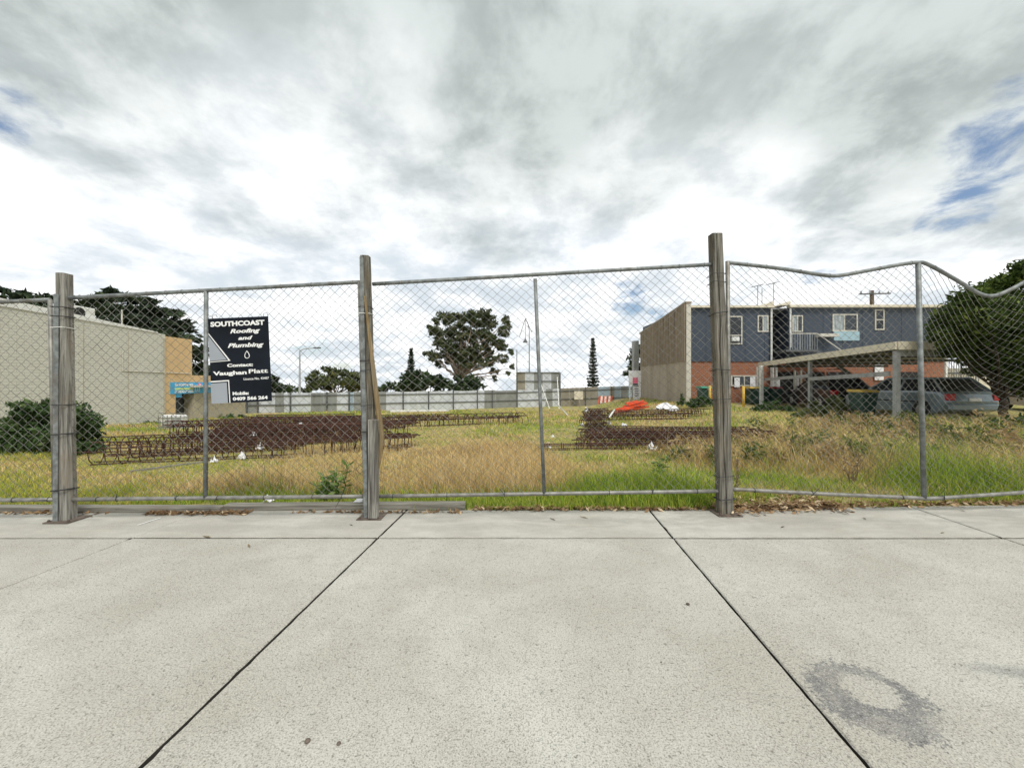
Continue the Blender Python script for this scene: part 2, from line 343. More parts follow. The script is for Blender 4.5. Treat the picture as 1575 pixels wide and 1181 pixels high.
class MB:
    def __init__(s): s.v = []; s.f = []; s.sm = False
    def add(s, vs, fs):
        o = len(s.v); s.v += [tuple(a) for a in vs]; s.f += [tuple(i+o for i in f) for f in fs]; return s
    def box(s, x0, x1, y0, y1, z0, z1, bev=0.0):
        if bev <= 0:
            return s.add([(x0,y0,z0),(x1,y0,z0),(x1,y1,z0),(x0,y1,z0),(x0,y0,z1),(x1,y0,z1),(x1,y1,z1),(x0,y1,z1)],
                         [(0,3,2,1),(4,5,6,7),(0,1,5,4),(1,2,6,5),(2,3,7,6),(3,0,4,7)])
        bm = bmesh.new(); bmesh.ops.create_cube(bm, size=1)
        for q in bm.verts: q.co = Vector(((x0+x1)/2+q.co.x*(x1-x0), (y0+y1)/2+q.co.y*(y1-y0), (z0+z1)/2+q.co.z*(z1-z0)))
        bmesh.ops.bevel(bm, geom=bm.edges[:], offset=bev, segments=1, affect='EDGES')
        s.add([q.co[:] for q in bm.verts], [[q.index for q in f.verts] for f in bm.faces]) if not bm.verts.index_update() else 0
        bm.free(); return s
    def obox(s, c, ax, ay, az):
        """oriented box: centre + three half axes"""
        c, ax, ay, az = map(Vector, (c, ax, ay, az)); vs = []
        for k in (-1, 1):
            for (i, j) in ((-1,-1),(1,-1),(1,1),(-1,1)): vs.append(c+ax*i+ay*j+az*k)
        return s.add(vs, [(0,3,2,1),(4,5,6,7),(0,1,5,4),(1,2,6,5),(2,3,7,6),(3,0,4,7)])
    def bar(s, a, b, wx, wz=None, up=(0,0,1)):
        a, b = Vector(a), Vector(b); d = b-a; wz = wz or wx; up = Vector(up)
        if abs(d.normalized().dot(up)) > .95: up = Vector((0,1,0))
        sx = d.cross(up).normalized(); sz = sx.cross(d).normalized()
        return s.obox((a+b)/2, sx*wx/2, d/2, sz*wz/2)
    def tube(s, pts, r, n=8, closed=False, cap=True):
        pts = [Vector(p) for p in pts]; m = len(pts); rr = r if hasattr(r, '__len__') else [r]*m
        vs = []; ref = None
        for i, p in enumerate(pts):
            if closed: d = pts[(i+1) % m]-pts[i-1]
            else: d = pts[min(i+1, m-1)]-pts[max(i-1, 0)]
            d = d.normalized() if d.length > 1e-9 else Vector((0,0,1))
            if ref is None: ref = Vector((0,0,1)) if abs(d.z) < .9 else Vector((0,1,0))
            a = d.cross(ref)
            if a.length < 1e-4: a = d.cross(Vector((1,0,0)))
            a.normalize(); b = a.cross(d).normalized(); ref = b
            for k in range(n):
                t = 2*math.pi*k/n; vs.append(p+(a*math.cos(t)+b*math.sin(t))*rr[i])
        fs = []
        for i in range(m if closed else m-1):
            i2 = (i+1) % m
            for k in range(n):
                k2 = (k+1) % n; fs.append((i*n+k, i*n+k2, i2*n+k2, i2*n+k))
        if cap and not closed: fs += [tuple(range(n-1, -1, -1)), tuple((m-1)*n+k for k in range(n))]
        return s.add(vs, fs)
    def prism(s, poly, ext):
        """planar polygon (list of Vectors) extruded by vector ext"""
        n = len(poly); e = Vector(ext); vs = [Vector(p) for p in poly]+[Vector(p)+e for p in poly]
        return s.add(vs, [tuple(range(n-1,-1,-1)), tuple(range(n,2*n))]+[(i,(i+1)%n,n+(i+1)%n,n+i) for i in range(n)])
    def quad(s, a, b, c, d): return s.add([a,b,c,d], [(0,1,2,3)])
    def lathe(s, prof, c=(0,0,0), n=16, axis='Z'):
        vs = []
        for (r, z) in prof:
            for k in range(n):
                t = 2*math.pi*k/n; a, b = r*math.cos(t), r*math.sin(t)
                q = (a, b, z) if axis == 'Z' else ((z, a, b) if axis == 'X' else (a, z, b))
                vs.append((q[0]+c[0], q[1]+c[1], q[2]+c[2]))
        m = len(prof); fs = [(i*n+k, i*n+(k+1)%n, (i+1)*n+(k+1)%n, (i+1)*n+k) for i in range(m-1) for k in range(n)]
        fs += [tuple(range(n-1,-1,-1)), tuple((m-1)*n+k for k in range(n))]
        return s.add(vs, fs)
    def mesh(s, name, off=Vector((0,0,0)), smooth=False):
        me = bpy.data.meshes.new(name); o = tuple(off)
        me.from_pydata([(v[0]-o[0], v[1]-o[1], v[2]-o[2]) for v in s.v], [], s.f)
        bm = bmesh.new(); bm.from_mesh(me); bmesh.ops.recalc_face_normals(bm, faces=bm.faces[:]); bm.to_mesh(me); bm.free()
        if smooth: me.polygons.foreach_set('use_smooth', [True]*len(me.polygons))
        me.update(); return me
    def build(s, name, mat, parent=None, smooth=False):
        off = wloc(parent); me = s.mesh(name, off, smooth); me.materials.append(MT[mat] if isinstance(mat, str) else mat)
        return link(name, me, parent)
def wloc(o):
    p = Vector((0,0,0))
    while o is not None: p += o.location; o = o.parent
    return p
def link(name, me, parent=None):
    o = bpy.data.objects.new(name, me); col.objects.link(o)
    if parent is not None: o.parent = parent
    return o
def tag(o, label=None, cat=None, group=None, kind=None):
    if label: o['label'] = label
    if cat: o['category'] = cat
    if group: o['group'] = group
    if kind: o['kind'] = kind
    return o
def thing(name, loc, label, cat, group=None):
    o = bpy.data.objects.new(name, None); col.objects.link(o); o.location = loc; o.empty_display_size = .1
    return tag(o, label, cat, group)
def np_mesh(name, V, T, mat, parent=None, tint=None, gcol=None, smooth=False):
    me = bpy.data.meshes.new(name); V = np.asarray(V, np.float32); T = np.asarray(T, np.int32)
    off = np.array(wloc(parent), np.float32); V = V-off
    n = T.shape[1]
    me.vertices.add(len(V)); me.vertices.foreach_set('co', V.ravel())
    me.loops.add(T.size); me.loops.foreach_set('vertex_index', T.ravel())
    me.polygons.add(len(T)); me.polygons.foreach_set('loop_start', np.arange(0, T.size, n, dtype=np.int32)); me.polygons.foreach_set('loop_total', np.full(len(T), n, np.int32))
    if tint is not None:
        a = me.attributes.new('tint', 'FLOAT', 'POINT'); a.data.foreach_set('value', np.asarray(tint, np.float32))
    if gcol is not None:
        a = me.attributes.new('gcol', 'FLOAT_COLOR', 'POINT'); c = np.ones((len(V), 4), np.float32); c[:, :3] = gcol; a.data.foreach_set('color', c.ravel())
    me.update(calc_edges=True); me.validate()
    if smooth: me.polygons.foreach_set('use_smooth', [True]*len(me.polygons))
    me.materials.append(MT[mat] if isinstance(mat, str) else mat)
    return link(name, me, parent)
def text_mesh(body, size, offset=0.0, shear=0.0, depth=.0015, align='CENTER', xs=1.0):
    cu = bpy.data.curves.new('txt', 'FONT'); cu.body = body; cu.size = size; cu.offset = offset; cu.shear = shear; cu.extrude = depth; cu.align_x = align; cu.resolution_u = 3
    o = bpy.data.objects.new('txt', cu); col.objects.link(o)
    dg = bpy.context.evaluated_depsgraph_get(); me = bpy.data.meshes.new_from_object(o.evaluated_get(dg)); bpy.data.objects.remove(o); bpy.data.curves.remove(cu)
    for v in me.vertices: v.co.x *= xs
    return me

# ------------------------------------------------------------ ground
def make_ground():
    xs = np.unique(np.concatenate([np.linspace(-400, -40, 10), np.linspace(-40, 40, 161), np.linspace(40, 400, 10)]))
    ys = np.unique(np.concatenate([np.linspace(-60, 3, 12), np.linspace(3.6, 9, 80), np.linspace(9, 45, 110), np.linspace(45, 500, 14)]))
    X, Y = np.meshgrid(xs, ys); Z = gz(X, Y); nx, ny = len(xs), len(ys)
    idx = np.arange(nx*ny).reshape(ny, nx)
    T = np.stack([idx[:-1, :-1], idx[:-1, 1:], idx[1:, 1:], idx[1:, :-1]], -1).reshape(-1, 4)
    o = np_mesh('ground', np.stack([X, Y, Z], -1).reshape(-1, 3), T, 'soil', smooth=True)
    tag(o, kind='structure')
make_ground()

# pavement: cast concrete slabs with open joints
pv = bpy.data.objects.new('pavement', None); col.objects.link(pv); tag(pv, kind='structure')
JX = [-8.0, -5.55, -3.395, -1.352, 1.111, 3.86, 6.4, 9.0]; JS = .0715
def slab(x0, x1, y0, y1a, y1b, dz):
    g = .0075; e = .006
    bm = bmesh.new(); C4 = []
    for (x, yy) in ((x0+g, y0+g*1.5), (x1-g, y0+g*1.5), (x1-g, y1b-g*1.5), (x0+g, y1a-g*1.5)): C4.append(Vector((x+JS*yy, yy, 0)))
    lo, mid, hi = [], [], []
    for q in range(4):
        A, B = C4[q], C4[(q+1) % 4]; L = (B-A).length; nn = Vector((-(B-A).y, (B-A).x, 0)).normalized(); ns = max(6, int(L/.045)); d1 = (B-A).normalized()
        for i in range(ns):
            f = i/ns; ins = random.uniform(-.0016, .0016)+(.006*random.random() if random.random() < .04 else 0)
            p = A.lerp(B, f)+nn*ins*(1 if i else 0)
            pi = p+nn*(e+random.uniform(-.001, .002)) if i else p+nn*e+(A-C4[q-1]).normalized()*-e
            lo.append(bm.verts.new((p.x, p.y, -.11))); mid.append(bm.verts.new((p.x, p.y, dz-e))); hi.append(bm.verts.new((pi.x, pi.y, dz)))
    bm.faces.new(hi); nv = len(hi)
    for k in range(nv):
        k2 = (k+1) % nv
        bm.faces.new((mid[k], mid[k2], hi[k2], hi[k])); bm.faces.new((lo[k], lo[k2], mid[k2], mid[k]))
    bmesh.ops.recalc_face_normals(bm, faces=bm.faces[:])
    me = bpy.data.meshes.new('slab'); bm.to_mesh(me); bm.free(); me.materials.append(MT['concrete']); me.materials.append(MT['dirt'])
    for p in me.polygons:
        if abs(p.normal.z) < .2: p.material_index = 1
    return link('slab', me, pv)
def edge_y(x): return 3.97 + .10*float(sm(1.8, 3.2, x)) + .10*float(sm(3, 6, x))
for i in range(len(JX)-1):
    random.seed(i)
    slab(JX[i], JX[i+1], 3.25, edge_y(JX[i]), edge_y(JX[i+1]), random.uniform(-.0015, .0015))
    slab(JX[i], JX[i+1], -.6, 3.25, 3.25, random.uniform(-.0015, .0015))
    slab(JX[i], JX[i+1], -4.6, -.6, -.6, random.uniform(-.0015, .0015))
MB().box(-9, 10, -4.7, 4.02, -.12, -.022).build('joint_bed', 'dirt', pv)

# ------------------------------------------------------------ chain link fence
def FP(u, v, dy=0.0):
    y = 3.79/(1-.027*(u-CU)/FPX)+dy
    return px(u, v, y)
def poly_at(pts, s):
    """pts: list of Vectors, s in 0..1 by x"""
    x0, x1 = pts[0].x, pts[-1].x; x = x0+(x1-x0)*s
    for a, b in zip(pts[:-1], pts[1:]):
        if x <= b.x+1e-9: return a.lerp(b, max(0, (x-a.x)/(b.x-a.x)))
    return pts[-1]
def smooth_pts(pts, n=60):
    if len(pts) == 2: return [pts[0].lerp(pts[1], k/8) for k in range(9)]
    P = [pts[0]]+list(pts)+[pts[-1]]; out = []
    for i in range(1, len(P)-2):
        a, b, c, d = P[i-1:i+3]
        for k in range(10):
            t = k/10; out.append(.5*((2*b)+(c-a)*t+(2*a-5*b+4*c-d)*t*t+(3*b-a-3*c+d)*t**3))
    out.append(pts[-1]); return out
DW, DH = .0905, .0835
def chain_mesh(parent, top, bot, seed, bulge, shear=None):
    top = smooth_pts(top); bot = smooth_pts(bot)
    Wd = top[-1].x-top[0].x; Hh = sum((a.z-b.z) for a, b in ((top[0], bot[0]), (top[-1], bot[-1])))/2
    nc = int(Wd/(DW/2)); nr = int(round(Hh/(DH/2)))
    rs = np.random.default_rng(seed)
    nodes = {}
    def nd(i, j):
        if (i, j) not in nodes:
            s = i/nc; t = j/nr
            if shear: s2, t2 = shear(s, t)
            else: s2, t2 = s, t
            s2 = min(max(s2, 0), 1)
            p = poly_at(top, s2).lerp(poly_at(bot, s2), t2)
            p = p+Vector((rs.normal(0, .0022)+.008*math.sin(4*t+9*s+seed), bulge*math.sin(math.pi*t)*math.sin(2.2*math.pi*s+seed)+.004*math.sin(11*s+7*t), rs.normal(0, .0022)+.007*math.sin(8*s+seed*2)*math.sin(math.pi*t)))
            nodes[(i, j)] = p
        return nodes[(i, j)]
    V = []; T = []; r = .0022
    ang = [0, 2*math.pi/3, 4*math.pi/3]
    for i in range(nc):
        base = len(V)
        for j in range(nr+1):
            ii = i if (i+j) % 2 == 0 else i+1
            p = nd(ii, j)
            off = (.0018 if ii == i else -.0018)
            for a in ang: V.append((p.x+math.cos(a)*r*1.2, p.y+off*(1 if j % 2 else 1)+math.sin(a)*r, p.z+math.cos(a)*r*.2))
        for j in range(nr):
            for k in range(3):
                k2 = (k+1) % 3
                T.append((base+j*3+k, base+j*3+k2, base+(j+1)*3+k2, base+(j+1)*3+k))
    o = np_mesh('chain_link_mesh', V, T, 'wire', parent, smooth=True); tag(o, kind='stuff'); return o
def tie_loop(c, r, parent, mat='tie', axis='x', th=.0028, tail=None):
    m = MB(); c = Vector(c); pts = []
    for k in range(8):
        a = 2*math.pi*k/8
        pts.append(c+(Vector((0, math.cos(a), math.sin(a)))*r if axis == 'x' else Vector((math.cos(a), math.sin(a), .12*math.cos(a)))*r))
    m.tube(pts, th, 5, closed=True)
    if tail is not None: m.tube([c+Vector((0, -r, 0)), c+Vector((0, -r, 0))+Vector(tail)], th*.9, 5)
    return m.build('wire_tie', mat, parent)
def panel(label, top, bot, uprights, ends, seed, bulge=.01, shear=None, mat='gal', group='chain link fence panels'):
    top = [FP(u, v) for u, v in top]; bot = [FP(u, v) for u, v in bot]
    c = (bot[0]+bot[-1])/2
    t = thing('chain_link_panel', (c.x, c.y, 0), label, 'fence panel', group)
    st, sb = smooth_pts(top), smooth_pts(bot)
    MB().tube(st, .0185, 9).build('top_rail', 'gal_dark', t, True)
    MB().tube(sb, .0185, 9).build('bottom_rail', mat, t, True)
    for (a, b, r) in uprights:
        MB().tube([FP(*a, .0), FP(*b, .0)], r, 9).build('upright', 'gal_dark', t, True)
    for (a, b, r) in ends:
        MB().tube([FP(*a, .0), FP(*b, .0)], r, 9).build('end_upright', mat, t, True)
    chain_mesh(t, top, bot, seed, bulge, shear)
    rs = random.Random(seed)
    for k in range(7):
        s = (k+.5+rs.uniform(-.3, .3))/7
        p = poly_at(sb, s); tl = None
        if rs.random() < .45: tl = (rs.uniform(-.05, .05), -.02, rs.uniform(-.1, .1))
        tie_loop(p, .0215, t, tail=tl)
    for k in range(16):
        s = (k+.5+rs.uniform(-.2, .2))/16; tie_loop(poly_at(st, s), .0205, t, 'wire', th=.0022)
    return t
panel('chain link panel cut off by the left edge, in front of the shrub', [(-190, 474), (77, 461)], [(-190, 771), (86, 768)], [], [((77, 461), (84, 768), .017)], 1)
panel('chain link panel carrying the dark roofing and plumbing sign', [(95, 459), (553, 434)], [(98, 768), (561, 763)], [((317, 448), (316, 766), .019)], [((553, 434), (563, 795), .019)], 2)
panel('chain link panel between the middle post and the tallest post', [(573, 437), (1093, 407)], [(578, 763), (1108, 755)], [((823, 429), (837, 760), .018)], [], 3)
def shr(s, t):
    # the mesh hangs off the buckled rail: it is dragged down and sideways below each dip
    b = math.exp(-((s-.74)/.12)**2)
    return s+.035*b*math.sin(math.pi*t)-.03*math.exp(-((s-.55)/.1)**2)*math.sin(math.pi*t), t+.05*b*math.sin(math.pi*t)
panel('buckled chain link panel with a sagging bent top rail', [(1120, 404), (1200, 413), (1265, 423), (1290, 424), (1320, 419), (1385, 407), (1412, 404), (1428, 407), (1470, 430), (1505, 451), (1528, 455), (1555, 445), (1600, 422), (1680, 392), (1800, 380)],
      [(1126, 752), (1260, 759), (1400, 765), (1440, 766), (1575, 757), (1680, 750), (1800, 746)], [((1412, 405), (1421, 766), .022)], [((1119, 402), (1122, 792), .02)], 4, .05, shr)

def post(label, ub, ut, vb, vt, dy, depth, mat, steel=None, ties=(), sleeve=None):
    b0, b1 = FP(ub[0], vb, dy), FP(ub[1], vb, dy); t0, t1 = FP(ut[0], vt, dy), FP(ut[1], vt, dy)
    for q in (b0, b1): q.z = 0.0
    c = (b0+b1)/2
    t = thing('fence_post', (c.x, c.y, 0), label, 'fence post', 'timber fence posts')
    D = Vector((0, depth, 0)); n = 16; V = []
    rs = random.Random(len(label)); e = .009
    for i in range(n):
        f = i/(n-1); a = b0.lerp(t0, f); b = b1.lerp(t1, f); j = Vector((rs.uniform(-.002, .002), rs.uniform(-.002, .002), 0))
        tp = Vector((0, 0, rs.uniform(-.004, .004))) if i == n-1 else Vector((0, 0, 0))
        X = Vector((e, 0, 0)); Yv = Vector((0, e, 0))
        g0 = a.lerp(b, .40+.05*math.sin(i*1.3)+rs.uniform(-.02, .02)); gw = Vector((.003+.004*abs(math.sin(i*.9+len(label))), 0, 0)); gd = Vector((0, .016, 0))
        V += [a+X+j+tp, g0-gw+j, g0+gd+j-tp, g0+gw+j, b-X+j+tp, b+Yv+j, b+D-Yv+j, b+D-X+j, a+D+X+j, a+D-Yv+j, a+Yv+j]
    q = 11
    F = [tuple(range(q-1, -1, -1)), tuple((n-1)*q+k for k in range(q))]
    for i in range(n-1):
        for k in range(q): F.append((i*q+k, i*q+(k+1) % q, (i+1)*q+(k+1) % q, (i+1)*q+k))
    MB().add(V, F).build('timber', mat, t)
    # base plate with bolts
    pl = MB().box(c.x-.115, c.x+.115, c.y-.06, c.y+depth+.06, .002, .010).build('base_plate', 'plate', t)
    for sx in (-.09, .09):
        MB().lathe([(.011, .01), (.011, .02), (.007, .028)], (c.x+sx, c.y-.03, 0), 6).build('bolt', 'plate', pl)
    if steel:
        (su0, su1, sv0, sv1, wdt) = steel
        a, b = FP(su0, sv0, dy-.012), FP(su1, sv1, dy-.012); a.z = 0.003
        m = MB(); X = Vector((wdt/2, 0, 0)); Yv = Vector((0, .006, 0))
        m.obox((a+b)/2, X, Vector((0, .003, 0)), (b-a)/2)                        # angle: two flanges
        m.obox((a+b)/2+Vector((-wdt/2+.003, .026, 0)), Vector((.003, 0, 0)), Vector((0, .022, 0)), (b-a)/2)
        m.build('steel_angle', 'gal_dark', t)
    for (v, mt, th) in ties:
        f = (v-vb)/(vt-vb); a = b0.lerp(t0, f); b = b1.lerp(t1, f); z = CAMH-(v-CV)/FPX*a.y
        x0 = a.x-.012
        if steel: x0 = min(x0, FP(steel[0]+(steel[1]-steel[0])*f, v, dy-.012).x-steel[4]/2-.004)
        m = MB(); k = .005
        P = [Vector((x0, a.y-.028, z)), Vector((b.x+k, a.y-.014, z+rs.uniform(-.012, .02))), Vector((b.x+k, b.y+depth+k, z)), Vector((x0, b.y+depth+k, z-.01))]
        m.tube(P, th, 5, closed=True); m.build('binding_wire', mt, t)
    return t
post('pale weathered timber post at the left, in front of the big shrub', (88, 103.5), (83.5, 96.5), 801, 419, -.05, .095, 'post_pale', (85, 86.5, 0, 452, .045),
     ((472, 'tie', .004), (486, 'tie', .004), (504, 'tie_white', .003), (622, 'tie', .004), (668, 'tie', .005), (754, 'tie', .006)))
p2 = post('leaning middle timber post with a split stick strapped to it', (562, 578), (553.5, 566), 794, 392, -.04, .085, 'post', (562.5, 556, 0, 395, .036),
     ((472, 'tie', .003), (482, 'tie_white', .003), (555, 'tie', .005), (571, 'tie', .003), (624, 'tie', .003), (664, 'tie', .005)))
# split stick bowing out beside the middle post, and the short stub it leans on
yb = FP(570, 600, -.03).y
stp = [px(u, v, yb+dy) for u, v, dy in ((561, 455, -.035), (566, 500, -.04), (571, 540, -.035), (576, 585, -.02), (583, 640, .0), (587, 670, .0), (585, 700, 0), (577, 735, -.02), (569, 775, -.045))]
MB().tube(stp, [.011, .014, .02, .024, .026, .026, .022, .016, .012], 6).build('split_stick', 'stick', p2)
q = px(573, 645, yb-.03); MB().box(q.x-.035, q.x+.055, yb-.06, yb-.005, .012, q.z, .006).build('stub', 'post_pale', p2)
post('tallest timber post, right of the middle of the fence', (1109, 1130), (1096, 1112), 791, 358, -.04, .10, 'post', None,
     ((421, 'tie', .003), (433, 'tie', .003), (482, 'tie', .005), (568, 'tie', .004), (614, 'tie', .003), (733, 'tie', .003), (768, 'tie', .006)))

# timber boards along the edge of the slab
def board(label, u0, v0, u1, v1, h, d, mat):
    def gq(u, v): y = FPX*CAMH/(v-CV); return px(u, v, y)
    a, b = gq(u0, v0), gq(u1, v1); a.z = b.z = 0.004
    ax = (b-a); n = Vector((-ax.y, ax.x, 0)).normalized()
    c = (a+b)/2
    m = MB(); N = 12; V = []; rs = random.Random(int(u1)); e = .006
    for i in range(N+1):
        p = a.lerp(b, i/N); j = rs.uniform(-.004, .004)
        Z = Vector((0, 0, 1))
        V += [p+Z*0, p+Z*(h-e+j), p+n*e+Z*(h+j), p+n*(d-e)+Z*(h+j*.5), p+n*d+Z*(h-e), p+n*d]
    F = [tuple(range(5, -1, -1)), tuple(N*6+k for k in range(6))]
    for i in range(N):
        for k in range(6): F.append((i*6+k, i*6+(k+1) % 6, (i+1)*6+(k+1) % 6, (i+1)*6+k))
    o = m.add([v-c for v in V], F).build('edging_board', mat); o.location = c
    return tag(o, label, 'board', 'timber boards along the grass edge')
board('darker edging board running out of the left of the picture', -180, 788, 338, 788.5, .05, .09, 'board')
board('paler edging board ending with a broken end right of the middle post', 343, 786, 715, 783.5, .055, .10, 'board')

# ------------------------------------------------------------ sign on the fence
def fence_sign():
    TL, TR, BR, BL = [FP(u, v, -.035) for u, v in ((323, 490), (414, 486.5), (416.5, 616.5), (323, 621))]
    W = ((TR-TL).length+(BR-BL).length)/2; H = ((TL-BL).length+(TR-BR).length)/2
    ex = ((TR-TL)+(BR-BL)).normalized(); ez = ((TL-BL)+(TR-BR)).normalized(); ez = (ez-ex*ez.dot(ex)).normalized(); en = ex.cross(ez)   # normal away from board, towards camera is -y
    if en.y > 0: en = -en
    O = (TL+TR+BR+BL)/4
    t = thing('business_sign', O, 'dark navy roofing and plumbing sign with white lettering tied to the fence', 'sign')
    M4 = Matrix((ex, ez, en)).transposed()
    def w(x, y, z): return O+ex*x+ez*y+en*z           # x right, y up from centre in metres
    MB().obox(O, ex*W/2, ez*H/2, en*.0025).build('board', 'sign_dark', t)
    def plate(pts, z, name, mat):
        MB().prism([w((a-.5)*W, (.5-b)*H, z) for a, b in pts], en*.0008).build(name, mat, t)
    plate([(.0, .17), (.345, .505), (.0, .515)], .0027, 'white_triangle', 'sign_white')
    plate([(.0, .187), (.31, .497), (.0, .507)], .0037, 'triangle_line', 'sign_dark')
    plate([(.0, .205), (.285, .49), (.0, .50)], .0047, 'grey_triangle', 'sign_grey')
    plate([(.0, .735), (.305, .73), (.31, 1.0), (.0, 1.0)], .0027, 'white_square', 'sign_white')
    plate([(.0, .75), (.29, .745), (.295, 1.0), (.0, 1.0)], .0037, 'square_line', 'sign_dark')
    plate([(.0, .762), (.268, .758), (.272, 1.0), (.0, 1.0)], .0047, 'grey_square', 'sign_grey')
    def txt(body, xc, yc, wd, ht, off=.0, shear=0.0, mat='sign_white'):
        me = text_mesh(body, .1, off, shear, .0006)
        co = np.array([v.co[:] for v in me.vertices]); mn, mx = co.min(0), co.max(0)
        for v in me.vertices:
            v.co = w((xc-.5)*W+((v.co.x-mn[0])/(mx[0]-mn[0])-.5)*wd*W, (.5-yc)*H+((v.co.y-mn[1])/(mx[1]-mn[1])-.5)*ht*H, .0036+v.co.z)-O
        me.materials.append(MT[mat]); link('lettering', me, t)
    txt('SOUTHCOAST', .49, .07, .90, .060, .0045)
    txt('Roofing', .61, .167, .50, .066, .0035, .3)
    txt('and', .61, .243, .24, .046, .0035, .3)
    txt('Plumbing', .61, .335, .60, .066, .0035, .3)
    txt('Contact:', .50, .560, .43, .040, .004)
    txt('Vaughan', .325, .655, .56, .062, .004)
    txt('Platt', .80, .640, .32, .050, .002)
    txt('Licence No. 43407', .76, .727, .42, .028, .001)
    txt('Mobile:', .49, .893, .27, .040, .004)
    txt('0409 566 264', .645, .955, .58, .043, .0045)
    # water drop outline
    cx, cy = .625, .442; pts = []
    for k in range(24):
        a = 2*math.pi*k/24; r = .040*W; x = math.sin(a)*r*(math.sin(a/2)**1.0); y = math.cos(a)*.042*H
        pts.append(w((cx-.5)*W+x*1.25, (.5-cy)*H+y, .0042))
    MB().tube(pts, .0035, 5, closed=True).build('drop_symbol', 'sign_white', t)
    for x in (-.42, .43):
        a = w(x*W, H*.495, .004); MB().tube([a, a+Vector((.004, -.004, .03)), a+Vector((.012, .03, .045)), a+Vector((.014, .04, .02))], .0022, 5).build('wire_tie', 'tie', t)
fence_sign()
# ------------------------------------------------------------ corrugated iron fence at the back
def far_fence():
    A, B, C = Vector((-19.5, 26.5, 0)), Vector((.45, 36.0, 0)), Vector((12.9, 40.0, 0))
    t = thing('corrugated_iron_fence', (0, 35, -1.1), 'long patchwork fence of pale and grey corrugated iron sheets across the back', 'fence')
    L1, L2 = (B-A).length, (C-B).length
    def at_s(s): return A.lerp(B, s/L1) if s <= L1 else B.lerp(C, (s-L1)/L2)
    def s_of_u(u):
        lo, hi = 0, L1+L2
        for _ in range(40):
            mid = (lo+hi)/2; p = at_s(mid)
            if CU+FPX*p.x/p.y < u: lo = mid
            else: hi = mid
        return lo
    def topz(s): return float(np.interp(s, [0, L1*.5, L1, L1+L2], [.50, .50, .52, .90]))
    def botz(s): p = at_s(s); return G(p.x, p.y)-.06
    runs = [(345, 395, 'sheet_grey'), (395, 437, 'sheet_light'), (437, 478, 'sheet_light'), (478, 518, 'sheet_grey'), (518, 538, 'sheet_light'), (538, 544, 'sheet_blue'), (544, 594, 'sheet_grey'), (594, 745, 'sheet_light'), (745, 795, 'sheet_grey'),
            (795, 839, 'sheet_light'), (839, 850, 'sheet_grey'), (850, 861, 'sheet_light'), (861, 920, 'sheet_tan'), (920, 938, 'sheet_blue'), (938, 945, 'sheet_tan'), (945, 955, 'sheet_blue'), (955, 966, 'sheet_grey'), (966, 982, 'sheet_blue')]
    runs[1] = (395, 423, 'sheet_light'); runs.insert(2, (423, 437, 'sheet_grey'))
    rs = random.Random(3)
    def sheet(s0, s1, z0a, z0b, z1a, z1b, mat, proud, name='sheet'):
        n = max(4, int((s1-s0)/.075)*2); V = []; F = []
        d = (at_s(s1)-at_s(s0)).normalized(); nn = Vector((d.y, -d.x, 0))
        for i in range(n+1):
            f = i/n; p = at_s(s0+(s1-s0)*f)+nn*(proud+(.018 if i % 2 else -.0))
            V += [(p.x, p.y, z0a+(z0b-z0a)*f), (p.x, p.y, z1a+(z1b-z1a)*f)]
        for i in range(n): F.append((2*i, 2*i+2, 2*i+3, 2*i+1))
        m = MB().add(V, F)
        # back skin gives the sheet a thickness
        m.add([(v[0]-nn.x*.006, v[1]-nn.y*.006, v[2]) for v in V], [tuple(reversed(f)) for f in F])
        return m.build(name, mat, t)
    for (u0, u1, mat) in runs:
        a, b = s_of_u(u0), s_of_u(u1); k = max(1, round((b-a)/1.15))
        for i in range(k):
            s0, s1 = a+(b-a)*i/k, a+(b-a)*(i+1)/k
            j = rs.uniform(-.03, .03)
            sheet(s0+.004, s1-.004, botz(s0), botz(s1), topz(s0)+j, topz(s1)+j, mat, rs.choice((0, .007)))
    # the tall double-height bay
    a, b = s_of_u(794), s_of_u(861)
    for i, mat in enumerate(('sheet_tan', 'sheet_light', 'sheet_grey', 'sheet_light', 'sheet_grey')):
        s0, s1 = a+(b-a)*i/5, a+(b-a)*(i+1)/5; sheet(s0+.003, s1-.003, topz(s0)-.02, topz(s1)-.02, 2.18, 2.2, mat, -.02)
    def rail(s0, s1, za, zb, w=.07):
        p0, p1 = at_s(s0), at_s(s1); d = (p1-p0).normalized(); nn = Vector((d.y, -d.x, 0))*.055
        MB().bar(p0+nn+Vector((0, 0, za)), p1+nn+Vector((0, 0, zb)), .05, w).build('rail', 'rail_dark', t)
    posts = [345, 380, 397, 447, 503, 537, 573, 620, 659, 697, 734, 757, 795, 861, 900, 940, 979]
    for u0, u1 in zip(posts[:-1], posts[1:]):
        s0, s1 = s_of_u(u0)+.05, s_of_u(u1)-.05
        for f in (.86, .42): rail(s0, s1, botz(s0)+(topz(s0)-botz(s0))*f, botz(s1)+(topz(s1)-botz(s1))*f)
    for u in posts:
        s = s_of_u(u); p = at_s(s)+Vector((.03, -.07, 0)); z1 = 2.16 if u in (795, 861) else topz(s)+.02
        MB().box(p.x-.045, p.x+.045, p.y-.04, p.y+.04, botz(s)-.1, z1).build('post', 'rail_dark', t)
    rail(a+.05, b-.05, 2.16, 2.18); rail(a+.05, b-.05, 1.35, 1.35)
    # white props leaning on the tall bay
    for (u0, v0, u1, v1) in ((831, 588, 845, 628), (857, 580, 860, 618)):
        p0 = px(u0, v0, 36.0); p1 = px(u1, v1, 34.5); p1.z = G(p1.x, p1.y)
        MB().bar(p0, p1, .06).build('prop', 'white_metal', t)
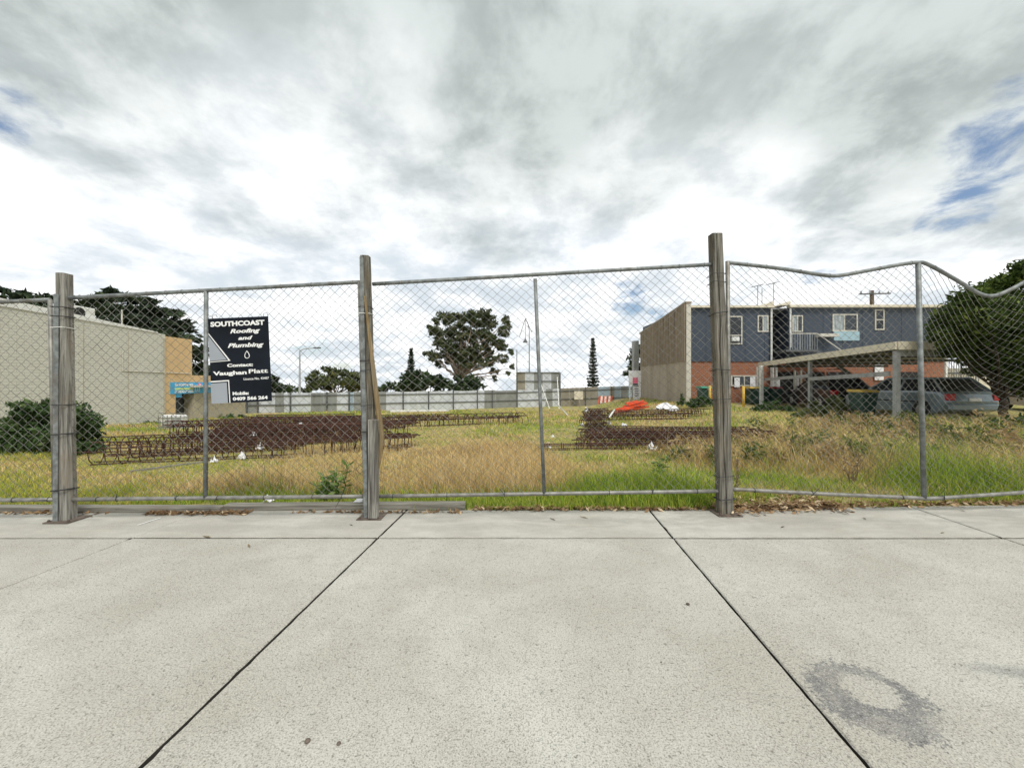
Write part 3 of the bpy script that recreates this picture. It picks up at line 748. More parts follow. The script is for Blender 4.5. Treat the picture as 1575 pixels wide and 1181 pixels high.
    q = px(890, 608, 37.3); MB().box(q.x-.42, q.x+.42, q.y-.02, q.y, q.z-.4, q.z+.4, .01).build('notice_board', 'cream_metal', t)
far_fence()

# ------------------------------------------------------------ left shop building
def left_building():
    X = -16.0
    t = thing('block_shop_building', (X, 16, -.6), 'pale painted block building with an apricot end at the left', 'building')
    MB().box(X-14, X, 2.0, 18.0, -.9, 3.45).build('block_wall', 'block', t)
    # sloping wall head following the roof
    MB().prism([Vector((X-.2, 2, 3.45)), Vector((X-.2, 18, 3.45)), Vector((X-.2, 18, 3.48)), Vector((X-.2, 2, 4.0))], (.2, 0, 0)).build('wall_head', 'block', t)
    rf = MB().prism([Vector((X-.3, 2, 4.003)), Vector((X-.3, 17.6, 3.49)), Vector((X-.3, 17.6, 3.54)), Vector((X-.3, 2, 4.62))], (.33, 0, 0)).build('roof_flashing', 'white_metal', t)
    MB().prism([Vector((X-14, 2, 4.30)), Vector((X-14, 17.9, 3.50)), Vector((X-14, 17.9, 3.46)), Vector((X-14, 2, 3.46))], (13.7, 0, 0)).build('roof', 'grey_metal', t)
    # roof air conditioner, with its fan
    p = px(121, 482, 14.4); 
    ac = MB().box(X-.55, X-.02, 14.0, 15.0, 3.62, 4.10, .02).build('air_conditioner', 'white_metal', t)
    MB().lathe([(.19, 0), (.19, .012), (.05, .014)], (X-.018, 14.45, 3.86), 18, 'X').build('fan', 'dark', ac)
    MB().bar((X-.3, 16.3, 3.5), (X-.3, 16.3, 4.3), .04).build('roof_post', 'frame', t)
    MB().tube([(X+.03, 17.95, 3.3), (X+.03, 17.95, -.5)], .03, 6).build('downpipe', 'tan_block', t)
    for (y, z0, z1) in ((16.0, 1.75, 2.55),):
        MB().tube([(X+.02, y, z1), (X+.02, y, z0), (X+.02, 19.4, z0-.05)], .018, 5).build('conduit', 'frame', t)
    # vertical control joints in the wall, standing proud as cover strips
    for y in (14.55, 16.25): MB().box(X, X+.008, y, y+.02, -.6, 3.4).build('cover_strip', 'tan_block', t)
    MB().box(X-6, X+.004, 18.0, 19.5, 1.55, 3.40).build('end_wall', 'orange', t)
    MB().box(X-6, X+.004, 19.5, 23.5, 1.27, 1.62).build('fascia', 'orange', t)
    MB().box(X-6, X+.004, 18.003, 19.497, 1.25, 1.55).build('fascia', 'orange', t)
    MB().box(X-.6, X+.004, 18.0, 18.55, -.9, 1.25).build('pier', 'orange', t)
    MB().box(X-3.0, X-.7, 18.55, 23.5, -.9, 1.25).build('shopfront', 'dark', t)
    MB().box(X-.5, X+.002, 18.56, 18.9, .55, 1.25).build('corner_panel', 'blue_sign', t)
    MB().box(X-.45, X-.38, 18.95, 19.45, -.55, .95).build('door_panel', 'glass', t)
    MB().box(X-.5, X, 19.62, 23.4, -.9, .95).build('low_wall', 'tan_block', t)
    MB().box(X-.5, X+.35, 19.3, 23.5, 1.02, 1.12).build('awning_edge', 'frame', t)
    s = MB().box(X+.006, X+.05, 18.25, 22.0, .72, 1.27).build('banner', 'blue_sign', t)
    def txt(body, y0, z0, wd, ht, mat, off=.004):
        me = text_mesh(body, .1, off, 0, .0006, 'LEFT')
        co = np.array([v.co[:] for v in me.vertices]); mn, mx = co.min(0), co.max(0); o = wloc(t)
        for v in me.vertices:
            a = (v.co.x-mn[0])/(mx[0]-mn[0]); b = (v.co.y-mn[1])/(mx[1]-mn[1])
            v.co = Vector((X+.054+v.co.z, y0+a*wd, z0+b*ht))-o
        me.materials.append(MT[mat]); link('lettering', me, s)
    txt('SHOPPING', 18.45, 1.08, 1.05, .13, 'sign_white'); txt('SIGNPOST', 18.45, .92, 1.0, .10, 'yellow_text') if False else None
    txt('IS MEANT FOR', 18.45, .76, 1.1, .11, 'sign_white')
    MB().lathe([(.11, 0), (.11, .01)], (X+.052, 19.92, 1.12), 16, 'X').build('round_badge', 'pink', s)
    MB().lathe([(.06, 0), (.06, .006)], (X+.063, 19.92, 1.12), 12, 'X').build('badge_centre', 'sign_white', s)
    for k in range(3): MB().tube([(X+.055, 19.62+.12*k, .80), (X+.055, 19.66+.13*k, 1.02+.03*k)], .014, 5).build('brush_stroke', 'sign_white', s)
    MB().box(X+.051, X+.055, 18.45, 19.5, .905, 1.01).build('printed_line', 'yellow_text', s)
left_building()

# white caged tank lying against the shop
def tank():
    c = gp(268, 660); c.x += 0; z = c.z
    t = thing('caged_tank', c, 'white caged liquid tank standing in the grass beside the shop', 'tank')
    W, D, H = .78, .34, .52
    MB().box(c.x-W/2, c.x+W/2, c.y-D/2, c.y+D/2, z+.1, z+H, .06).build('tank_body', 'white_metal', t)
    MB().box(c.x-W/2-.02, c.x+W/2+.02, c.y-D/2-.02, c.y+D/2+.02, z-.02, z+.09, .01).build('pallet', 'grey_metal', t)
    for k in range(6):
        x = c.x-W/2+W*k/5; MB().tube([(x, c.y-D/2-.03, z+.08), (x, c.y-D/2-.03, z+H)], .012, 5).build('cage_bar', 'gal', t)
    for k in range(4):
        zz = z+.12+k*.155; MB().tube([(c.x-W/2-.02, c.y-D/2-.03, zz), (c.x+W/2+.02, c.y-D/2-.03, zz), (c.x+W/2+.03, c.y+D/2, zz)], .012, 5).build('cage_bar', 'gal', t)
    MB().box(c.x+.12, c.x+.42, c.y-D/2-.045, c.y-D/2-.035, z+.2, z+.45).build('data_plate', 'grey_metal', t)
tank()

# ------------------------------------------------------------ right two-storey building
def right_building():
    Y = 24.0; X0 = 10.62; X1 = 26.6; ZB = -.4
    t = thing('two_storey_building', (18, 28, -.2), 'two storey building with slate blue cladding over red brick at the right', 'building')
    ztop = 5.82; zmid = px(1060, 556, Y).z
    MB().box(X0+.25, X1, Y+.02, 32.4, ZB, zmid-.003).build('brick_storey', 'brick', t)
    MB().box(X0+.25, px(1186, 0, Y).x, Y-.03, 32.4, zmid, ztop).build('cladding', 'slate', t)
    xr0, xr1 = px(1186, 0, Y).x, px(1212, 0, Y).x
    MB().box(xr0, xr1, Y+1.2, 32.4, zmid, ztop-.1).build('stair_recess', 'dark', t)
    MB().box(xr1, X1, Y-.03, 32.4, zmid, ztop).build('cladding', 'slate', t)
    # cladding sheets: cover battens every 1.2 m standing proud
    x = X0+1.3
    while x < X1:
        if not (xr0-.1 < x < xr1+.1): MB().box(x, x+.025, Y-.045, Y-.03, zmid+.02, ztop-.02).build('batten', 'slate', t)
        x += 1.2
    # side wall of ribbed precast, head rising towards the street
    zf = px(1055, 467, Y).z; zb = px(981, 513, 32.0).z
    MB().prism([Vector((X0, Y-.25, ZB)), Vector((X0, 32.3, ZB)), Vector((X0, 32.3, zb)), Vector((X0, Y-.25, zf))], (.25, 0, 0)).build('side_wall', 'panel_wall', t)
    m = MB(); zr = 2.55
    for k in range(40):
        y0 = Y-.2+k*.205; y1 = y0+.10; f0 = (y0-Y+.25)/8.55; f1 = (y1-Y+.25)/8.55
        m.prism([Vector((X0-.10, y0, zr)), Vector((X0-.10, y1, zr)), Vector((X0-.10, y1, zf+(zb-zf)*f1-.02)), Vector((X0-.10, y0, zf+(zb-zf)*f0-.02))], (.102, 0, 0))
    o = m.build('wall_ribs', 'rib_wall', t); o['kind'] = 'stuff'
    MB().prism([Vector((X0-.09, Y-.28, zf)), Vector((X0-.09, 32.35, zb)), Vector((X0-.09, 32.35, zb+.08)), Vector((X0-.09, Y-.28, zf+.08))], (.4, 0, 0)).build('wall_capping', 'panel_wall', t)
    MB().box(X0-.02, X0+.26, Y-.30, Y-.253, ZB, zf-.1).build('corner_trim', 'frame', t)
    MB().box(X0-.45, X0-.05, 32.5, 33.1, ZB, px(975, 524, 32.5).z).build('rear_pier', 'grey_metal', t)
    # roof edge
    MB().box(X0+.27, xr0+.05, Y-.25, Y+.05, ztop, ztop+.13).build('fascia', 'cream_metal', t)
    MB().box(xr1-.05, X1+.1, Y-.25, Y+.05, ztop+.02, ztop+.17).build('fascia', 'cream_metal', t)
    MB().prism([Vector((X0+.3, Y+.06, ztop+.02)), Vector((X0+.3, 32.3, ztop-.75)), Vector((X0+.3, 32.3, ztop-.9)), Vector((X0+.3, Y+.06, ztop-.05))], (X1-X0-.3, 0, 0)).build('roof', 'grey_metal', t)
    for u in (1180, 1205):
        q = px(u, 468, Y); MB().prism([Vector((q.x-.35, Y-.2, ztop+.14)), Vector((q.x+.3, Y-.2, ztop+.16)), Vector((q.x+.3, Y-.2, ztop+.42))], (0, 1.5, 0)).build('roof_upstand', 'cream_metal', t)
    def window(u0, u1, v0, v1, split=None, mats=('glass', 'glass'), horiz=False, y=Y-.03):
        a = px(u0, v1, Y); b = px(u1, v0, Y); f = .07
        w_ = MB()
        w_.box(a.x-f, a.x, y-.05, y-.001, a.z-f, b.z+f); w_.box(b.x, b.x+f, y-.05, y-.001, a.z-f, b.z+f)
        w_.box(a.x, b.x, y-.05, y-.001, a.z-f, a.z); w_.box(a.x, b.x, y-.05, y-.001, b.z, b.z+f)
        ms = split if split else .5
        if horiz: zz = a.z+(b.z-a.z)*ms; w_.box(a.x, b.x, y-.05, y-.001, zz-.03, zz+.03); P = [(a.x, b.x, zz+.03, b.z), (a.x, b.x, a.z, zz-.03)]
        else: xx = a.x+(b.x-a.x)*ms; w_.box(xx-.03, xx+.03, y-.05, y-.001, a.z, b.z); P = [(a.x, xx-.03, a.z, b.z), (xx+.03, b.x, a.z, b.z)]
        wo = w_.build('window', 'frame', t)
        for (x0, x1, z0, z1), mt in zip(P, mats): MB().box(x0, x1, y-.022, y-.012, z0, z1).build('pane', mt, wo)
        return wo
    w1 = window(1119, 1139, 488, 528, .30, ('glass', 'glass'), True)
    q = px(1129, 522, Y); MB().box(q.x-.22, q.x+.22, Y-.22, Y-.055, q.z-.13, q.z+.13, .02).build('air_conditioner', 'white_metal', w1)
    window(1166, 1179, 487, 509, .5, ('glass', 'curtain'))
    window(1219, 1232, 487, 509, .5, ('curtain', 'glass'))
    window(1281, 1316, 485, 508, .47, ('curtain', 'glass'))
    window(1126, 1163, 579, 592, .5, ('glass', 'glass'), y=Y+.02)
    window(1346, 1357, 478, 506, .5, ('glass', 'glass'), True)
    a, b = px(1281, 524, Y), px(1320, 510, Y); MB().box(a.x, b.x, Y-.09, Y-.032, a.z, b.z).build('under_window_panel', 'pale_blue', t)
    a, b = px(1252, 519, Y), px(1280, 514.5, Y); MB().box(a.x, b.x, Y-.5, Y-.05, a.z, b.z).build('shelf', 'frame', t)
    for u in (1184.5, 1213.5):
        a = px(u, 470, Y); MB().tube([(a.x, Y-.12, ztop-.02), (a.x, Y-.12, .1 if u < 1200 else 3.4)], .055, 8).build('downpipe', 'white_metal', t)
    # stair landing with railing and flight going down to the right
    a = px(1196, 540, Y); b = px(1214, 540, Y); zl = a.z
    ld = MB().box(xr0+.15, px(1236, 0, Y).x, Y-1.1, Y-.06, zl-.12, zl).build('landing', 'rail_dark', t)
    xe = px(1236, 0, Y).x
    for k in range(12):
        x = a.x+(xe-a.x)*k/11; MB().bar((x, Y-1.07, zl), (x, Y-1.07, zl+.95), .02 if k % 4 else .045).build('baluster', 'grey_metal', ld)
    MB().bar((a.x, Y-1.07, zl+.95), (xe, Y-1.07, zl+.95), .05).build('handrail', 'frame', ld)
    st = MB()
    for k in range(12): st.box(xe+k*.26, xe+k*.26+.28, Y-1.0, Y-.2, zl-.2-k*.19, zl-.16-k*.19)
    st.bar((xe, Y-1.06, zl-.1), (xe+3.2, Y-1.06, zl-2.35), .05, .22); st.build('stair_flight', 'rail_dark', t)
    MB().bar((xe, Y-1.07, zl+.95), (xe+3.2, Y-1.07, zl-1.3), .045).build('handrail', 'frame', t)
    # posters and papers inside the shop windows
    for u, v in ((1157, 587), (1133, 588), (1194.5, 588), (1223.5, 587), (1351, 572)):
        a = px(u, v, Y); h = .3 if u < 1300 else .5; MB().box(a.x-h*.55, a.x+h*.55, Y-.06, Y-.045, a.z-h, a.z+h).build('paper_notice', 'paper', t)
    for u0, u1 in ((1196, 1226), (1240, 1268), (1272, 1300), (1380, 1420)):
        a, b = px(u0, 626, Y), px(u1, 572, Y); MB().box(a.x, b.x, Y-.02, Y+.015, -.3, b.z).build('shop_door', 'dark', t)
    for u in (1184, 1189): 
        a = px(u, 600, Y); MB().tube([(a.x, Y-.3, -.2), (a.x, Y-.3, 2.4)], .06, 8).build('verandah_pipe', 'white_metal', t)
    for u in (1217, 1226.5):
        a = px(u, 600, Y); MB().tube([(a.x, Y-.3, -.2), (a.x, Y-.3, 2.0)], .06, 8).build('verandah_pipe', 'frame', t)
    # aerials
    for u, v, k in ((1165.5, 440, 0), (1172, 444, 1), (1190, 436, 2)):
        a = px(u, v, Y+1); ae = MB().tube([(a.x, Y+1, ztop-.1), (a.x, Y+1, a.z)], .02, 5).build('aerial', 'rail_dark', t)
        if k != 1:
            MB().tube([(a.x-.45, Y+1, a.z-.08), (a.x+.35, Y+1, a.z+.1)], .015, 4).build('boom', 'rail_dark', ae)
            for j in range(5): MB().tube([(a.x-.4+j*.16, Y+.75, a.z-.07+j*.035), (a.x-.4+j*.16, Y+1.25, a.z-.07+j*.035)], .008, 4).build('element', 'rail_dark', ae)
right_building()

def carport():
    t = thing('carport', (15, 16, 0), 'flat roofed carport with cream fascia and grey steel posts at the right', 'carport')
    n0 = px(1378, 527, 12.2); f0 = px(1165, 562, 23.0)
    A = Vector((n0.x, 12.2, 2.52)); B = Vector((f0.x, 22.9, 2.30)); 
    MB().bar(A-Vector((0, 0, .09)), B-Vector((0, 0, .0)), .06, .24).build('fascia', 'cream_metal', t)
    C = A+Vector((7.5, .4, .02)); MB().bar(A-Vector((-.05, 0, .09)), C-Vector((0, 0, .09)), .06, .26).build('fascia', 'cream_metal', t)
    D = B+Vector((7.5, .2, .1))
    MB().add([A+Vector((.05, .05, 0)), C+Vector((0, .05, 0)), D, B+Vector((.05, 0, .1)), A+Vector((.05, .05, -.04)), C+Vector((0, .05, -.04)), D-Vector((0, 0, .04)), B+Vector((.05, 0, .06))], [(0,1,2,3),(7,6,5,4),(0,4,5,1),(1,5,6,2),(2,6,7,3),(3,7,4,0)]).build('roof', 'grey_metal', t)
    def pst(u, y, w, mat, ztop):
        q = px(u, 600, y); MB().box(q.x-w/2, q.x+w/2, y-w/2, y+w/2, G(q.x, y)-.1, ztop, .01).build('post', mat, t)
    pst(1379, 12.3, .14, 'grey_metal', 2.28); pst(1246, 17.5, .13, 'grey_metal', 2.25); pst(1166.5, 22.9, .16, 'white_metal', 2.18); pst(1171, 22.0, .16, 'white_metal', 2.2)
    # side rails between the posts
    def on(u): 
        lo = 0; 
        for k in range(200):
            p = A.lerp(B, k/199)
            if CU+FPX*p.x/p.y < u: return p
        return B
    p0, p1, p2 = on(1176), on(1244), on(1370)
    for a, b in ((p0, p1), (p1, p2)): MB().bar((a.x, a.y, CAMH+.12), (b.x, b.y, CAMH+.26), .05, .15).build('side_rail', 'grey_metal', t)
    MB().bar(A+Vector((.1, .1, -.32)), C+Vector((0, .1, -.32)), .06, .2).build('beam', 'grey_metal', t)
    for k in range(5):
        p = A.lerp(B, (k+.5)/5); MB().bar(p+Vector((.1, 0, -.16)), p+Vector((7, .2, -.14)), .05, .12).build('rafter', 'rail_dark', t)
carport()

def wheelie_bin(label, u, v, y, lidmat, rz=0):
    p = px(u, v, y); z = G(p.x, y)
    t = thing('wheelie_bin', (p.x, y, z), label, 'bin', 'wheelie bins behind the lot')
    b = MB(); w0, w1, h = .22, .29, .92; ox, oy, oz = p.x, y, z
    V = [(ox+a*w, oy+c*w*1.15, oz+zz) for w, zz in ((w0, .05), (w1, h)) for a, c in ((-1,-1),(1,-1),(1,1),(-1,1))]
    b.add(V, [(0,3,2,1),(4,5,6,7),(0,1,5,4),(1,2,6,5),(2,3,7,6),(3,0,4,7)]).build('body', 'bin_green', t)
    MB().prism([Vector((ox-.31, oy-.38, oz+h+.002)), Vector((ox-.31, oy+.36, oz+h+.002)), Vector((ox-.31, oy+.34, oz+h+.10)), Vector((ox-.31, oy-.25, oz+h+.09))], (.62, 0, 0)).build('lid', lidmat, t)
    for s in (-1, 1):
        wl = MB().lathe([(.1, -.025), (.1, .025)], (ox+s*.25, oy+.28, oz+.1), 12, 'X').build('wheel', 'rubber', t)
    MB().tube([(ox-.26, oy+.41, oz+h+.02), (ox+.26, oy+.41, oz+h+.02)], .02, 6).build('handle', 'bin_green', t)
wheelie_bin('yellow lidded wheelie bin against the brick wall, beside the white carport posts', 1157, 606, 22.4, 'lid_yellow')
wheelie_bin('green lidded wheelie bin between the yellow and red lidded bins', 1176, 606, 22.6, 'lid_green')
wheelie_bin('red lidded wheelie bin under the carport', 1190, 606, 22.4, 'lid_red')
wheelie_bin('green lidded wheelie bin left of the tallest fence post', 1083, 606, 22.6, 'lid_green')
wheelie_bin('nearest yellow lidded wheelie bin, under the carport left of the silver blue car', 1327, 606, 14.8, 'lid_yellow')

for u, y, lab in ((1092, 21.5, 'yellow bollard left of the tallest fence post'), (1143.5, 20.0, 'yellow bollard right of the tallest fence post')):
    p = px(u, 600, y); z = G(p.x, y)
    t = thing('bollard', (p.x, y, z), lab, 'bollard', 'yellow bollards')
    MB().tube([(p.x, y, z-.1), (p.x, y, 1.05)], .065, 10).build('pipe', 'yellow', t, True)
    MB().lathe([(.066, 1.051), (.05, 1.08), (.02, 1.10)], (p.x, y, 0), 10).build('cap', 'yellow', t)
    MB().tube([(p.x, y, 1.1), (p.x, y, 1.3)], .03, 6).build('pin', 'rail_dark', t)

# ------------------------------------------------------------ cars
def car(label, loc, heading, paint, group='parked cars'):
    """built nose along +x then turned"""
    rz = math.atan2(heading[1], heading[0])
    t = thing('parked_car', loc, label, 'car', group); t.rotation_euler = (0, 0, rz)
    def bld(m, name, mat, par=None, smooth=False):
        me = m.mesh(name, smooth=smooth); me.materials.append(MT[mat]); return link(name, me, par or t)
    # body: side profile lofted across the width with tucked sides
    prof = [(-2.1, .34), (-2.16, .62), (-2.12, .86), (-2.0, .95), (-1.2, .98), (0, .96), (.85, .94), (1.2, .90), (1.9, .76), (2.13, .62), (2.15, .36), (1.75, .22), (-1.75, .22)]
    lay = [(-.86, .93, -.03), (-.84, .98, 0), (-.7, 1.0, .02), (0, 1.005, .04), (.7, 1.0, .02), (.84, .98, 0), (.86, .93, -.03)]
    V = []; F = []; n = len(prof)
    for (y, sx, dz) in lay:
        for (x, z) in prof: V.append((x*sx*(1-.02*(abs(y) > .8)), y, z+(dz if z > .6 else 0)+(-.03 if abs(y) > .85 and z > .5 else 0)))
    for i in range(len(lay)-1):
        for k in range(n): F.append((i*n+k, i*n+(k+1) % n, (i+1)*n+(k+1) % n, (i+1)*n+k))
    F += [tuple(range(n)), tuple((len(lay)-1)*n+k for k in range(n-1, -1, -1))]
    body = bld(MB().add(V, F), 'body', paint, None, False)
    # greenhouse glass and roof
    bx = [(-1.95, .93), (-1.45, 1.40), (.25, 1.42), (1.0, .93)]
    def green(sx, y0, y1, inset):
        V = []
        for s in (-1, 1):
            for (x, z) in bx: V.append((x*sx, s*(y0 if z < 1 else y1), z))
        return MB().add(V, [(0,1,2,3), (7,6,5,4), (0,4,5,1), (1,5,6,2), (2,6,7,3), (3,7,4,0)])
    gl = bld(green(1, .79, .60, 0), 'windows', 'glass')
    bld(MB().box(-1.5, .32, -.62, .62, 1.395, 1.455, .025), 'roof', paint)
    for s in (-1, 1):
        for (a, b) in (((-1.97, .79, .93), (-1.47, .61, 1.41)), ((.27, .61, 1.42), (1.03, .79, .93)), ((-.45, .79, .95), (-.42, .61, 1.41)), ((-1.47, .615, 1.41), (.27, .615, 1.42))):
            bld(MB().bar((a[0], s*a[1], a[2]), (b[0], s*b[1], b[2]), .06, .05), 'pillar', paint)
        bld(MB().box(.55, .72, s*.90-.09, s*.90+.09, .93, 1.06, .02), 'mirror', paint)
        bld(MB().box(-2.17, -1.98, s*.70-.13, s*.70+.13, .68, .90, .02), 'tail_light', 'tail')
        bld(MB().box(1.95, 2.12, s*.62-.16, s*.62+.16, .60, .74, .02), 'headlight', 'sign_grey')
        bld(MB().box(-1.6, 1.2, s*.865-.004, s*.865+.004, .58, .62), 'side_moulding', 'rubber')
        bld(MB().box(-.5, -.35, s*.875-.012, s*.875+.012, .80, .83), 'door_handle', 'alloy')
        for x in (-1.32, 1.32):
            ty = bld(MB().lathe([(.20, -.10), (.30, -.10), (.325, -.06), (.325, .06), (.30, .10), (.20, .10)], (x, s*.80, .325), 22, 'Y'), 'wheel', 'rubber')
            bld(MB().lathe([(.20, -.012), (.20, .012), (.06, .03)] if s > 0 else [(.06, -.03), (.20, -.012), (.20, .012)], (x, s*.885, .325), 16, 'Y'), 'rim', 'alloy', ty)
    bld(MB().box(-2.24, -2.08, -.78, .78, .36, .56, .03), 'rear_bumper', paint)
    bld(MB().box(-2.19, -2.165, -.18, .18, .66, .76), 'number_plate', 'sign_white')
    return t
car('pale silver blue car with its red tail light towards the conifer', (15.25, 14.9, 0.0), (.06, 1.0), 'car_blue')
car('black car parked under the carport behind the silver blue car', (15.6, 19.45, .02), (.2, .98), 'car_black')
car('white car at the right edge, half hidden behind the conifer', (23.6, 16.9, .02), (.35, .94), 'car_white')

# gate and wall beyond the cars
def gate():
    a, b = px(1456, 575, 27.5), px(1505, 575, 27.5); y = 27.5
    t = thing('barred_gate', ((a.x+b.x)/2, y, 0), 'pale barred gate and low cream wall right of the brick building', 'gate')
    MB().box(a.x, b.x+4, y+.3, y+.6, -.2, px(0, 566, y).z).build('low_wall', 'cream_metal', t)
    for k in range(14):
        x = a.x+(b.x-a.x)*k/13; MB().bar((x, y, .1), (x, y, px(0, 552, y).z), .035 if k % 6 else .07).build('bar', 'grey_metal', t)
    for v in (549, 574): z = px(0, v, y).z; MB().bar((a.x, y-.06, z), (b.x, y-.06, z), .06, .1).build('rail', 'rail_dark', t)
    MB().box(a.x-.15, a.x-.02, y-.08, y+.08, -.1, px(0, 545, y).z).build('gate_post', 'white_metal', t)
gate()
# estate agent's board at the end of the side wall
def agent_board():
    y = 30.0; a, b = px(967, 593, y), px(986, 570, y)
    t = thing('agent_board', ((a.x+b.x)/2, y, G(a.x, y)), 'white and pink notice board on posts at the end of the concrete wall', 'notice board')
    MB().box(a.x, b.x, y-.02, y+.02, a.z, b.z, .005).build('panel', 'paper', t)
    MB().box(a.x+.3, b.x-.25, y-.03, y-.021, a.z+.18, a.z+.62).build('pink_print', 'pink', t)
    MB().box(a.x+.3, b.x-.25, y-.03, y-.021, a.z+.03, a.z+.16).build('blue_strip', 'slate', t)
    c, d = px(974, 611, y), px(984, 595, y); MB().box(c.x, d.x, y-.015, y+.015, c.z-.3, d.z, .004).build('lower_panel', 'paper', t)
    for k in range(4): z = c.z+.1+k*.17; MB().box(c.x+.1, d.x-.1, y-.02, y-.016, z, z+.07).build('print_line', 'slate', t)
    for x in (a.x+.1, b.x-.1): MB().bar((x, y+.05, G(x, y)-.2), (x, y+.05, b.z), .06).build('leg', 'white_metal', t)
agent_board()
# ------------------------------------------------------------ trees and shrubs
def leaf_cloud(C, R_, N, size, rs, flat=0.0, shell=.55, drop=0.0):
    """C: centres (k,3), R_: radii (k,3), N: leaves each -> quads + tint"""
    V = []; tint = []
    for c, r, n in zip(C, R_, N):
        d = rs.normal(size=(n, 3)); d /= np.linalg.norm(d, axis=1)[:, None]
        rad = shell+(1-shell)*rs.random(n)**.7; rad *= 1+.18*rs.normal(size=n)
        # lumps: pull points towards a few random sub-centres so the outline is uneven
        k = max(9, int(n/32)); sc = rs.normal(size=(k, 3)); sc /= np.linalg.norm(sc, axis=1)[:, None]; sc *= (.55+.45*rs.random(k))[:, None]
        own = rs.integers(0, k, n); p = sc[own]*.8+d*rad[:, None]*.42
        p = c+p*r
        a = rs.normal(size=(n, 3)); a[:, 2] *= (1-flat); a /= np.linalg.norm(a, axis=1)[:, None]
        b = np.cross(a, rs.normal(size=(n, 3))); b /= np.linalg.norm(b, axis=1)[:, None]
        a[:, 2] -= drop; s = size*(.6+.8*rs.random(n))[:, None]
        V.append(np.stack([p-a*s, p+b*s*.42, p+a*s, p-b*s*.42], 1).reshape(-1, 3))
        tt = np.clip(rs.random(n)*.55+(rs.random(k)*.55)[own], 0, 1); tint.append(np.repeat(tt, 4))
    V = np.concatenate(V); T = np.arange(len(V)).reshape(-1, 4)
    return V, T, np.concatenate(tint)
def px_clumps(lst, y, dep, rs, jit=1.0):
    C = []; R_ = []
    for (u, v, ru, rv) in lst:
        yy = y+rs.uniform(-dep, dep)*.6; p = px(u, v, yy); C.append(p[:]); R_.append((ru/FPX*yy, max(ru, rv)/FPX*yy*.8, rv/FPX*yy))
    return np.array(C), np.array(R_)
def limb(a, b, r0, r1, rs, sag=.0, n=6):
    a, b = Vector(a), Vector(b); L = (b-a).length; pts = []
    for i in range(n+1):
        f = i/n; w_ = math.sin(math.pi*f)*L*.05
        pts.append(a.lerp(b, f)+Vector((rs.normal()*w_, rs.normal()*w_, rs.normal()*w_*.5-sag*math.sin(math.pi*f))))
    return pts, [r0+(r1-r0)*i/n for i in range(n+1)]
def tree(name, label, cat, y, base, clumps, dens, leaf, mat, bark, seed, dep=2.0, r0=.25, group=None, flat=0.0, shell=.55, trunk=True, limbs=True, drop=0.0, fork=.35):
    rs = np.random.default_rng(seed)
    b = px(*base, y); b.z = G(b.x, b.y)-.1
    t = thing(name, b, label, cat, group)
    C, R_ = px_clumps(clumps, y, dep, rs)
    N = [max(80, int(3.4*dens*(r[0]*r[2]+r[0]*r[1]+r[1]*r[2])/(leaf*leaf))) for r in R_]
    V, T, ti = leaf_cloud(C, R_, N, leaf, rs, flat, shell, drop)
    np_mesh('crown', V, T, mat, t, tint=ti)
    if trunk:
        cen = Vector(C.mean(0)); m = MB(); top = b.lerp(cen, fork)+Vector((0, 0, 0)); top.x = b.x+(cen.x-b.x)*.3
        pts, rr = limb(b, top, r0, r0*.7, rs); m.tube(pts, rr, 8)
        for c in C:
            pts, rr = limb(top, c, r0*.3, r0*.05, rs); m.tube(pts, rr, 5)
        m.build('trunk', bark, t, True)
    return t
CY = 'cypresses behind the left building'
tree('cypress_tree', 'dark spreading cypress rising behind the roof left of the pale post', 'tree', 33, (20, 600),
     [(-30, 470, 45, 12), (15, 462, 45, 9), (20, 448, 18, 5), (55, 458, 30, 7), (60, 475, 50, 10), (100, 470, 30, 10), (-20, 500, 60, 20), (60, 505, 60, 20)], 1.6, .32, 'cypress', 'bark', 11, 2.5, .45, CY, .5)
tree('cypress_tree', 'dark tiered cypress above the apricot wall, its branches reaching right', 'tree', 31, (230, 600),
     [(170, 449, 24, 6), (185, 458, 30, 6), (150, 463, 40, 8), (215, 464, 30, 6), (180, 478, 55, 9), (235, 480, 40, 9), (255, 478, 22, 6), (215, 495, 60, 10), (265, 497, 30, 9), (285, 505, 16, 7), (245, 515, 60, 11), (290, 520, 20, 8), (270, 540, 45, 14), (298, 545, 18, 12), (302, 570, 18, 14), (270, 580, 60, 24)], 1.7, .30, 'cypress', 'bark', 12, 2.2, .45, CY, .5)
tree('cypress_tree', 'dark low cypress showing just right of the navy sign', 'tree', 38, (400, 603),
     [(385, 575, 30, 14), (415, 585, 14, 12), (395, 595, 40, 12), (350, 590, 30, 16), (425, 597, 14, 7), (360, 565, 20, 12)], 1.6, .32, 'cypress', 'bark', 13, 2, .3, CY, .4)
